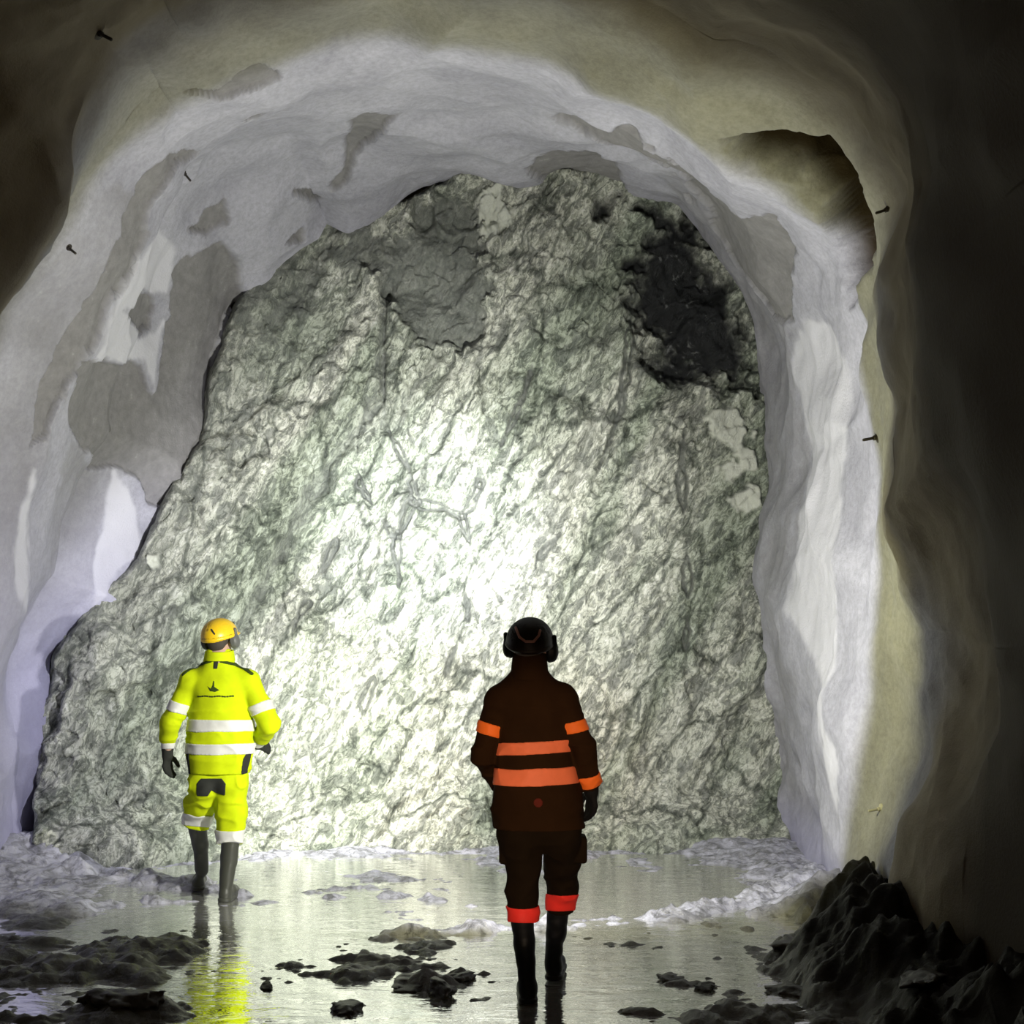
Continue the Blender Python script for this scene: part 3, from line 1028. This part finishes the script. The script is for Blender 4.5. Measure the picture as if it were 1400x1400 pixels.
    def shell(P):
        q = turn(P, hc, *ht)
        d = ell(q, (0, 0.0, 0.030), (0.115, 0.146, 0.112))
        d = np.maximum(d, 0.012 - q[..., 2] - 0.10 * np.maximum(-q[..., 1], 0))
        brim = np.maximum(np.linalg.norm((q[..., :2] - np.array([0, 0.012])) / np.array([0.122, 0.170]), axis=-1) - 1, 0) * 0.13
        brim = np.maximum((np.linalg.norm((q[..., :2] - np.array([0, 0.014])) / np.array([0.121, 0.168]), axis=-1) - 1) * 0.14, np.abs(q[..., 2] - 0.016) - 0.005)
        d = smin(d, brim, 0.01)
        return np.maximum(d, -ell(q, (0, 0, 0.03), (0.106, 0.137, 0.103)))
    hat = solid('hard_hat', shell, hc - 0.22, hc + np.array([0.22, 0.22, 0.24]), 0.006, spec['hm'], root, spec['hlabel'])
    for sgn, dz, dx in spec['muffs']:
        c = np.array([sgn * (0.104 + dx), 0.0, -0.015 + dz])

        def muff(P):
            q = turn(P, hc, *ht)
            d = ell(q, c, (0.027, 0.042, 0.050))
            d = smin(d, ell(q, c - np.array([sgn * 0.016, 0, 0]), (0.018, 0.046, 0.054)), 0.01)
            return smin(d, cone(q, c + np.array([sgn * 0.010, 0, 0.03]), (sgn * 0.118, 0.0, 0.055), 0.010, 0.012), 0.01)
        cc = turn_back(c, hc, *ht)
        solid('ear_muff', muff, cc - 0.11, cc + 0.11, 0.005, spec['mm'], hat, 'dark ear muff')
    lc = np.array([0, 0.165, 0.062])

    def lamp(P):
        q = turn(P, hc, *ht)
        d = rbox(q, lc, (0.034, 0.024, 0.026), 0.010)
        d = np.minimum(d, rbox(q, lc - np.array([0, 0.030, 0.005]), (0.018, 0.02, 0.018), 0.006))
        ring = np.abs(ell(q, (0, 0, 0.058), (0.1175, 0.1495, 0.1175))) - 0.003
        return np.minimum(d, np.maximum(ring, np.abs(q[..., 2] - 0.024) - 0.008))
    hl = solid('headlamp', lamp, hc - 0.22, hc + np.array([0.22, 0.27, 0.24]), 0.006, M['black_rubber'], hat)
    c2 = turn_back(lc + np.array([0, 0.0245, 0]), hc, *ht)
    v, q = nets(lambda P: ell(turn(P, hc, *ht), lc + np.array([0, 0.024, 0]), (0.024, 0.006, 0.018)), c2 - 0.035, c2 + 0.035, 0.004)
    me = hl.data
    lo = link_mesh('lamp_lens', v, q, M['lens'], hl)
    lo.parent = hat
    lo.name = 'lamp_lens'
    spec['helmet_extra'](hat, shell, patch, hc, ht)
    return root


A = np.array

# ---- the walker in front of the camera: dark jacket with orange bands
k = Person((735 - 700) / F * 6.35, 6.35)
L_ = k.lp
J = dict(head=L_(724, 884, 0.02), neck=L_(724, 921), chest=L_(726, 985), waist=L_(731, 1060), pelvis=L_(737, 1120),
         shl=L_(684, 958), shr=L_(769, 958), ell=L_(661, 1032, -0.02), elr=L_(797, 1020, -0.03), wrl=L_(690, 1076, 0.20), wrr=L_(808, 1078, 0.05),
         hipl=L_(714, 1128), hipr=L_(763, 1128), knl=L_(716, 1222, 0.03), knr=L_(767, 1208, 0.25), anl=L_(722, 1345, -0.02), anr=L_(756, 1315, 0.36))
J['sleevel'] = ([J['shl'], J['ell'], L_(682, 1070, 0.16)], [0.066, 0.056, 0.046])
J['sleever'] = ([J['shr'], J['elr'], L_(807, 1073, 0.04)], [0.066, 0.055, 0.048])
J['torso'] = [L_(727, 972), L_(731, 1050), L_(733, 1095), L_(736, 1135)]
J['yoke'] = [L_(724, 915), L_(726, 960)]
J['neck_cut'] = [L_(724, 860, 0.02), L_(724, 908, 0.02)]
J['legl'] = ([L_(711, 1146), L_(714, 1180, 0.01), L_(715, 1222, 0.02), L_(714, 1259, 0.0)], [0.096, 0.080, 0.067, 0.061])
J['legr'] = ([L_(767, 1146, 0.02), L_(769, 1175, 0.12), L_(768, 1208, 0.24), L_(765, 1245, 0.28)], [0.096, 0.082, 0.070, 0.063])
J['seat'] = [L_(722, 1112), L_(752, 1114)]
J['bootl'] = ([L_(714, 1255, 0), L_(717, 1290, 0), L_(721, 1345, -0.01)], [0.057, 0.050, 0.043])
J['bootr'] = ([L_(764, 1240, 0.28), L_(760, 1275, 0.31), L_(756, 1312, 0.35)], [0.058, 0.048, 0.042])
J['footl'] = (A([L_(722, 1345)[0], -0.03, 0.045]), A([L_(722, 1345)[0] - 0.01, 0.17, 0.036]))
J['solel'] = 0.0
J['footr'] = (A([L_(757, 1330, 0.37)[0], 0.35, 0.062]), A([L_(757, 1330, 0.37)[0] + 0.03, 0.56, 0.052]))
J['soler'] = 0.012


def jacket_extra_dark(jk, torso, jacket, patch, root):
    # stand-up collar and a small round patch under the lower band
    def collar(P):
        d = np.abs(cone(P, J['neck'] + A([0, 0, -0.03]), J['neck'] + A([0, 0.008, 0.10]), 0.088, 0.074)) - 0.007
        return np.maximum(d, np.maximum(P[..., 2] - J['neck'][2] - 0.098, J['neck'][2] - 0.03 - P[..., 2]))
    solid('collar', collar, J['neck'] - 0.13, J['neck'] + 0.14, 0.006, M['dark_jacket'], jk)
    c = L_(735, 1092)
    patch(jk, 'badge', torso, lambda P: np.hypot(P[..., 0] - c[0], P[..., 2] - c[2]) - 0.022, c + A([-0.04, -0.25, -0.04]), c + A([0.04, 0.0, 0.04]), M['rust_patch'], 'small rust red round badge')


def helmet_extra_dark(hat, shell, patch, hc, ht):
    pts = [L_(705, 858), L_(710, 871), L_(718, 877), L_(729, 877), L_(736, 869), L_(738, 862)]
    q = [(a[0], a[2]) for a in pts]
    patch(hat, 'reflective_strip', shell, lambda P: line2(P, q) - 0.0065, hc - 0.2, hc + A([0.2, 0.0, 0.2]), M['pink_strip'], 'pale pink curved strip', 0.004, 0.003, hc[1])


spec = dict(p=k, J=J, box=(A([-0.45, -0.22, 0.0]), A([0.42, 0.66, 1.95])), tilt=(14, 0, -6), seed=301,
            label='person in dark jacket with orange bands and red trouser bands, walking near the camera', hair=M['hair'],
            torso_r=[0.176, 0.172, 0.194, 0.228], torso_f=0.70, sh_r=0.072, yoke_r=(0.078, 0.150), hem=[(L_(735, 1131), (0, 0, 1))],
            jbox=(A([-0.42, -0.25, 0.80]), A([0.40, 0.36, 1.74])), jm=M['dark_jacket'], jlabel='dark brown work jacket',
            bands=[(L_(728, 1021), (-0.05, 0, 1), 0.030, 't', M['orange_band'], 'pale orange upper band'), (L_(732, 1059), (-0.02, 0, 1), 0.041, 't', M['orange_band'], 'wide pale orange lower band'),
                   (L_(668, 996), (0.30, 0, 1), 0.029, 'l', M['bright_orange_band'], 'bright orange sleeve band'), (L_(788, 992), (-0.24, 0, 1), 0.028, 'r', M['bright_orange_band'], 'bright orange sleeve band'),
                   (L_(806, 1066, 0.03), (-0.2, -0.2, 1), 0.032, 'r', M['bright_orange_band'], 'bright orange cuff band')],
            jacket_extra=jacket_extra_dark, seat_r=[0.165, 0.165], waist_z=1.02, tbox=(A([-0.32, -0.24, 0.34]), A([0.32, 0.46, 1.05])), tm=M['dark_trousers'], tlabel='black brown cargo trousers',
            pockets=[(L_(793, 1160, 0.08), (0.032, 0.07, 0.065)), (L_(688, 1166, 0.02), (0.02, 0.05, 0.05))],
            leg_bands=[('l', L_(714, 1249, 0.0), (0, 0, 1), 0.036, M['red_band'], 'glowing red trouser band'), ('r', L_(765, 1233, 0.27), (0, 0.1, 1), 0.042, M['red_band'], 'glowing red trouser band')],
            trouser_extra=lambda tr, t, patch: None, bm=M['black_rubber'], gm=M['black_glove'],
            hand={'l': ((0.55, 0.6, -0.55), (0.7, -0.4, 0.2), (0.2, 0.6, 0.6), 0.0, 0.8), 'r': ((0.05, 0.10, -1), (-0.8, 0.5, 0), (-0.45, 0.85, 0), 0.0, 0.45)},
            helmet_tilt=(16, 3, -6), hm=M['black_shell'], hlabel='black hard hat', mm=M['black_rubber'], muffs=[(-1, 0.006, 0.0), (1, -0.006, 0.010)],
            helmet_extra=helmet_extra_dark)
dark_person = build_person(spec)

# ---- the walker further in: yellow high visibility suit
k2 = Person((300 - 700) / F * 8.756, 8.756)
K_ = k2.lp
Jy = dict(head=K_(301, 874, 0.02), neck=K_(300, 900), chest=K_(300, 950), waist=K_(300, 1005), pelvis=K_(299, 1055),
          shl=K_(262, 932), shr=K_(339, 932), ell=K_(232, 990, -0.03), elr=K_(367, 988, -0.04), wrl=K_(229, 1030, 0.05), wrr=K_(350, 1017, 0.17),
          hipl=K_(283, 1072), hipr=K_(315, 1072), knl=K_(272, 1112, 0.16), knr=K_(316, 1116, 0.04), anl=K_(276, 1192, 0.34), anr=K_(309, 1210, -0.01))
Jy['sleevel'] = ([Jy['shl'], Jy['ell'], K_(230, 1011, 0.03)], [0.075, 0.062, 0.050])
Jy['sleever'] = ([Jy['shr'], Jy['elr'], K_(358, 1008, 0.12)], [0.075, 0.068, 0.056])
Jy['torso'] = [K_(301, 950), K_(301, 1000), K_(301, 1030), K_(300, 1075)]
Jy['yoke'] = [K_(300, 900), K_(300, 935)]
Jy['neck_cut'] = [K_(300, 870, 0.02), K_(300, 896, 0.02)]
Jy['legl'] = ([K_(281, 1072), K_(274, 1100, 0.10), K_(271, 1114, 0.18), K_(268, 1130, 0.19)], [0.108, 0.090, 0.084, 0.076])
Jy['legr'] = ([K_(315, 1072), K_(317, 1105, 0.03), K_(316, 1130, 0.04), K_(315, 1153, 0.0)], [0.108, 0.092, 0.084, 0.070])
Jy['seat'] = [K_(290, 1055), K_(308, 1055)]
Jy['bootl'] = ([K_(269, 1126, 0.20), K_(274, 1155, 0.27), K_(276, 1190, 0.33)], [0.064, 0.053, 0.046])
Jy['bootr'] = ([K_(315, 1149, 0), K_(313, 1175, 0), K_(309, 1208, -0.01)], [0.062, 0.055, 0.046])
Jy['footl'] = (A([K_(273, 1206, 0.36)[0], 0.32, 0.055]), A([K_(271, 1206, 0.36)[0] - 0.02, 0.53, 0.045]))
Jy['solel'] = 0.010
Jy['footr'] = (A([K_(309, 1215)[0], -0.03, 0.045]), A([K_(309, 1215)[0] + 0.015, 0.17, 0.036]))
Jy['soler'] = 0.0


def xz(px, py):
    a = K_(px, py)
    return (a[0], a[2])


def poly_patch(pts):
    q = [xz(*p_) for p_ in pts]
    return lambda P: poly_dist(P[..., 0], P[..., 2], q)


def jacket_extra_yellow(jk, torso, jacket, patch, root):
    nb = Jy['neck']

    def collar(P):
        d = np.abs(cone(P, nb + A([0, 0, -0.015]), nb + A([0, 0.005, 0.05]), 0.096, 0.084)) - 0.009
        return np.maximum(d, np.maximum(P[..., 2] - nb[2] - 0.052 - 0.12 * P[..., 1], nb[2] - 0.018 - P[..., 2]))
    solid('collar', collar, nb - 0.15, nb + 0.15, 0.006, M['hivis_yellow'], jk)
    lo, hi = A([-0.30, -0.26, 0.8]), A([0.30, 0.0, 1.66])
    for pts in ([(253, 922), (262, 914), (275, 908), (291, 904)], [(305, 904), (322, 908), (336, 914), (347, 921)]):
        q = [xz(*p_) for p_ in pts]
        patch(jk, 'shoulder_piping', jacket, lambda P: line2(P, q) - 0.009, A([min(a[0] for a in q) - 0.03, -0.25, min(a[1] for a in q) - 0.03]),
              A([max(a[0] for a in q) + 0.03, 0.02, max(a[1] for a in q) + 0.03]), M['dark_green_trim'], 'dark green shoulder piping', 0.004, 0.005, 0.02)
    patch(jk, 'hanger_tab', jacket, poly_patch([(296, 902), (302, 902), (301, 914), (296, 914)]), K_(292, 918) + A([0, -0.25, 0]), K_(306, 898) + A([0, 0, 0]), M['dark_trim'], 'dark hanger tab', 0.004, 0.006)
    boat = poly_patch([(289, 937), (294, 940.5), (296, 937), (297, 930), (298.5, 930), (299, 938), (306, 942.5), (300, 945), (293, 944)])
    patch(jk, 'logo', jacket, boat, K_(285, 949) + A([0, -0.25, 0]), K_(310, 926), M['dark_green_trim'], 'small dark boat shaped emblem on the back', 0.003, 0.003)
    z0 = xz(300, 951)[1]
    x0, x1 = xz(274, 951)[0], xz(325, 951)[0]

    def letters(P):
        u_ = (P[..., 0] - x0) / (x1 - x0)
        gap = np.abs(((P[..., 0] - x0) % 0.0165) - 0.00825) - 0.0073
        return np.maximum(np.maximum(np.abs(P[..., 2] - z0 - 0.002 * np.sin(P[..., 0] * 70)) - 0.0055, gap), np.maximum(x0 - P[..., 0], P[..., 0] - x1))
    patch(jk, 'lettering', jacket, letters, A([x0 - 0.01, -0.25, z0 - 0.02]), A([x1 + 0.01, 0, z0 + 0.02]), M['dark_green_trim'], 'thin dark line of lettering', 0.0025, 0.003)
    for pts in ([(257, 1029), (262, 1029), (263, 1057), (257, 1057)], [(334, 1052), (336, 1036), (342, 1024), (345, 1030), (340, 1056), (334, 1057)]):
        q = [xz(*p_) for p_ in pts]
        patch(jk, 'side_panel', torso, poly_patch(pts), A([min(a[0] for a in q) - 0.02, -0.25, min(a[1] for a in q) - 0.02]),
              A([max(a[0] for a in q) + 0.02, 0.05, max(a[1] for a in q) + 0.02]), M['dark_trim'], 'dark side panel', 0.004, 0.005, 0.05)
    # pale cuffs showing between sleeve and glove
    w = Jy['wrl']
    solid('cuff', lambda P: np.maximum(cone(P, K_(230, 1016, 0.03), K_(229, 1030, 0.05), 0.047, 0.045), np.abs(P[..., 2] - K_(230, 1018)[2]) - 0.030), w - 0.12, w + 0.14, 0.006, M['white_band'], jk, 'white sleeve cuff')
    w = K_(355, 1012, 0.145)
    solid('cuff', lambda P: np.maximum(cone(P, K_(359, 1007, 0.11), K_(351, 1016, 0.17), 0.052, 0.046), np.abs((P - w) @ unit(K_(358, 1008, 0.12) - Jy['elr'])) - 0.032), w - 0.12, w + 0.12, 0.006, M['white_band'], jk, 'white sleeve cuff')


def trouser_extra_yellow(tr, t, patch):
    patch(tr, 'seat_patch', t, poly_patch([(280, 1062), (308, 1062), (314, 1069), (312, 1085), (300, 1083), (294, 1078), (289, 1086), (274, 1086), (274, 1069)]),
          K_(268, 1092) + A([0, -0.25, 0]), K_(320, 1056), M['dark_trim'], 'dark grey seat patch', 0.004, 0.005, 0.0)


def helmet_extra_yellow(hat, shell, patch, hc, ht):
    q = [xz(294.5, 861), xz(299, 867)]
    patch(hat, 'vent_slot', shell, lambda P: line2(P, q) - 0.006, hc - 0.2, hc + A([0.2, 0.0, 0.2]), M['dark_trim'], 'dark slanted vent slot', 0.003, 0.002, hc[1])


spec = dict(p=k2, J=Jy, box=(A([-0.50, -0.22, 0.0]), A([0.46, 0.62, 1.95])), tilt=(0, 0, -14), seed=401,
            label='person in bright yellow suit and yellow helmet, walking further in on the left', hair=M['hair'],
            torso_r=[0.192, 0.200, 0.196, 0.188], torso_f=0.66, sh_r=0.078, yoke_r=(0.085, 0.150), hem=[(K_(300, 1057), (0, 0, 1))],
            jbox=(A([-0.47, -0.26, 0.80]), A([0.46, 0.34, 1.70])), jm=M['hivis_yellow'], jlabel='bright yellow high visibility jacket',
            bands=[(K_(301, 991), (0.0, 0, 1), 0.038, 't', M['white_band'], 'white reflective upper band'), (K_(301, 1022.5), (0, 0, 1), 0.036, 't', M['white_band'], 'white reflective lower band'),
                   (K_(244, 966), (0.35, 0, 1), 0.034, 'l', M['white_band'], 'white sleeve band'), (K_(356, 968), (-0.35, 0, 1), 0.034, 'r', M['white_band'], 'white sleeve band')],
            jacket_extra=jacket_extra_yellow, seat_r=[0.150, 0.150], waist_z=0.98, tbox=(A([-0.34, -0.22, 0.34]), A([0.30, 0.34, 1.0])), tm=M['hivis_yellow'], tlabel='bright yellow work trousers tucked into boots',
            pockets=[(K_(331, 1098, 0.03), (0.02, 0.06, 0.07))],
            leg_bands=[('l', K_(269, 1121, 0.18), (0.1, 0.1, 1), 0.040, M['white_band'], 'white trouser hem band'), ('r', K_(315, 1144, 0.0), (0, 0, 1), 0.044, M['white_band'], 'white trouser hem band')],
            trouser_extra=trouser_extra_yellow, bm=M['grey_boot'], gm=M['dark_trim'],
            hand={'l': ((-0.02, 0.05, -1), (0.8, 0.4, 0), (0.45, 0.85, 0), 0.0, 0.4), 'r': ((0.50, 0.65, -0.22), (-0.5, 0.6, -0.4), (-0.2, 0.2, 0.9), 0.0, 0.6)},
            helmet_tilt=(10, -6, -14), hm=M['helmet_yellow'], hlabel='yellow hard hat', mm=M['grey_plastic'], muffs=[(-1, 0.004, 0.006), (1, -0.006, 0.004)],
            helmet_extra=helmet_extra_yellow)
yellow_person = build_person(spec)


# ------------------------------------------------------------------ rock bolts in the lining
def lathe(prof, seg=20, close=True):
    prof = np.asarray(prof, float)
    a = np.linspace(0, 2 * math.pi, seg, endpoint=False)
    V = np.stack([prof[:, None, 0] * np.cos(a), prof[:, None, 0] * np.sin(a), np.repeat(prof[:, 1:2], seg, 1)], -1).reshape(-1, 3)
    n = len(prof)
    Fc = [(i * seg + j, i * seg + (j + 1) % seg, (i + 1) * seg + (j + 1) % seg, (i + 1) * seg + j) for i in range(n - 1) for j in range(seg)]
    Fc += [tuple(reversed(range(seg))), tuple((n - 1) * seg + j for j in range(seg))]
    return V, Fc


M['bolt_steel'] = new_mat('rusty_steel', (0.05, 0.042, 0.035), 0.6, 0.4)[0]
M['pale_steel'] = new_mat('pale_steel', (0.6, 0.58, 0.52), 0.5, 0.0)[0]
px2, py2 = pix(np.where(L2[..., 1:2] > 1, L2, np.array([0, 1e4, 0])))
bolts = [((252, 236), 'steel bolt sticking out above the grey patch by the left lining ridge', 0.7, 'bolt_steel'),
         ((92, 340), 'steel bolt at the edge of the lit lining, upper left side', 0.7, 'bolt_steel'),
         ((136, 46), 'steel bolt in the dim brown lining near the upper left corner', 0.8, 'bolt_steel'),
         ((1199, 597), 'steel bolt on the sharp bright edge of the right lining', 0.8, 'bolt_steel'),
         ((1214, 285), 'steel bolt beside the dark niche of the upper right lining', 0.7, 'bolt_steel'),
         ((1203, 1106), 'pale bolt end low on the right lining above the dark spoil bank', 0.7, 'pale_steel')]
for (bx, by), lab, sc_, mk in bolts:
    d2_ = np.hypot(px2 - bx, py2 - by) + np.where(L2[..., 1] > 1, L2[..., 1], 1e3) * 0.8
    i_, j_ = np.unravel_index(np.argmin(d2_), d2_.shape)
    P0, nrm = L2[i_, j_], -NL[i_, j_]
    root = bpy.data.objects.new('rock_bolt', None)
    COL.objects.link(root)
    root.location = P0 - nrm * 0.012
    root.rotation_euler = Vector(nrm + np.array([0, -0.25, -0.15])).to_track_quat('Z', 'Y').to_euler()
    tag(root, lab, 'rock bolt', 'rock bolts in the sprayed concrete')
    v, f = lathe(np.array([(0.046, 0.0), (0.046, 0.010), (0.030, 0.018), (0.018, 0.024)]) * sc_)
    link_mesh('face_plate', v, f, M[mk], root, smooth=False)
    v, f = lathe(np.array([(0.011, 0.0), (0.011, 0.125), (0.008, 0.130)]) * sc_, 12)
    link_mesh('rod', v, f, M[mk], root)
    v, f = lathe(np.array([(0.021, 0.022), (0.021, 0.042), (0.017, 0.046)]) * sc_, 6)
    link_mesh('nut', v, f, M[mk], root, smooth=False)

# ------------------------------------------------------------------ loose stones
sm, snt, sb = new_mat('wet_dark_stone', rough=0.42, spec=0.5)
nt_c = ramp(snt, noise_node(snt, 14, 5, 0.65, 0.3, obj_coords(snt)), [(0.35, (0.030, 0.029, 0.027)), (0.7, (0.085, 0.083, 0.078))])
snt.links.new(nt_c, sb.inputs['Base Color'])
bump(snt, sb, noise_node(snt, 60, 5, 0.7, 0, obj_coords(snt)), 0.5, 0.01)


def ground(px, py):
    """floor point under a photo pixel, following the floor's height"""
    y = CH * F / (py - HZ)
    for _ in range(6):
        x = (px - 700) / F * y
        i_ = int(np.argmin(np.abs(fy - y)))
        j_ = int(np.argmin(np.abs(fx - x)))
        z = max(H[i_, j_], -0.015)
        y = (CH - z) * F / (py - HZ)
    return np.array([x, y, z])


def stone(px, py, size, seed, label, flat=0.45):
    rs = np.random.RandomState(seed)
    nn = rs.normal(size=(13, 3))
    nn /= np.linalg.norm(nn, axis=1)[:, None]
    rr = 0.62 + 0.38 * rs.rand(13)
    st = np.array([1.0 + 0.5 * rs.rand(), 0.9, flat])

    def f(P):
        q = P / (st * size)
        d = np.max(q @ nn.T - rr, -1)
        return (smin(d, d, 0.01) + 0.16 * fbm(q * 2.6, 4, seed)) * size * flat
    v, q = nets(f, -st * size * 1.3, st * size * 1.3, size / 11)
    o = link_mesh('stone', v, q, sm)
    o.location = ground(px, py) + np.array([0, 0, size * flat * 0.30])
    o.rotation_euler = (0, 0, rs.rand() * 6)
    tag(o, label, 'stone', 'loose stones on the wet floor')
    return o


for a in [(213, 1302, 0.10, 1, 'dark angular stone left of the yellow reflection in the water'),
          (568, 1352, 0.105, 2, 'largest dark stone in the bright puddle between the two walkers'),
          (606, 1356, 0.075, 3, 'mid sized dark stone touching the right side of the largest puddle stone'),
          (632, 1338, 0.060, 4, 'small dark peaked stone standing behind the pair of puddle stones'),
          (478, 1382, 0.085, 5, 'low dark stone right of the yellow reflection at the bottom edge'),
          (368, 1350, 0.035, 6, 'tiny flat stone lying in the yellow reflection'),
          (162, 1372, 0.11, 7, 'bulky black stone in the mud at lower left'),
          (918, 1343, 0.070, 8, 'dark stone right of the black boots in the pale water'),
          (962, 1352, 0.050, 9, 'small stone between the pale water and the dark spoil bank'),
          (1095, 1300, 0.13, 10, 'black block at the water edge of the spoil bank'),
          (1178, 1205, 0.12, 11, 'jagged block on top of the spoil bank against the bright lining'),
          (1140, 1225, 0.09, 12, 'second block from the top of the spoil bank slope'),
          (1285, 1342, 0.10, 13, 'half lit stone on the black bank near the lower right corner'),
          (1372, 1352, 0.09, 14, 'stone on the black bank closest to the right picture edge'),
          (1120, 1362, 0.09, 15, 'wet stone beside the small bright pool below the bank')]:
    stone(*a)

# a scrap of red plastic in the puddle
g0 = ground(456, 1335)
o = solid('plastic_scrap', lambda P: rbox(turn(P, (0, 0, 0), 12, 8, 20), (0, 0, 0), (0.034, 0.018, 0.007), 0.005) + vnoise(P * 40, 3) * 0.004,
          A([-0.06, -0.06, -0.04]), A([0.06, 0.06, 0.04]), 0.004, new_mat('red_plastic', (0.5, 0.03, 0.05), 0.5)[0], None)
o.location = g0 + np.array([0, 0, 0.012])
tag(o, 'small red plastic scrap lying in the puddle between the walkers', 'litter')
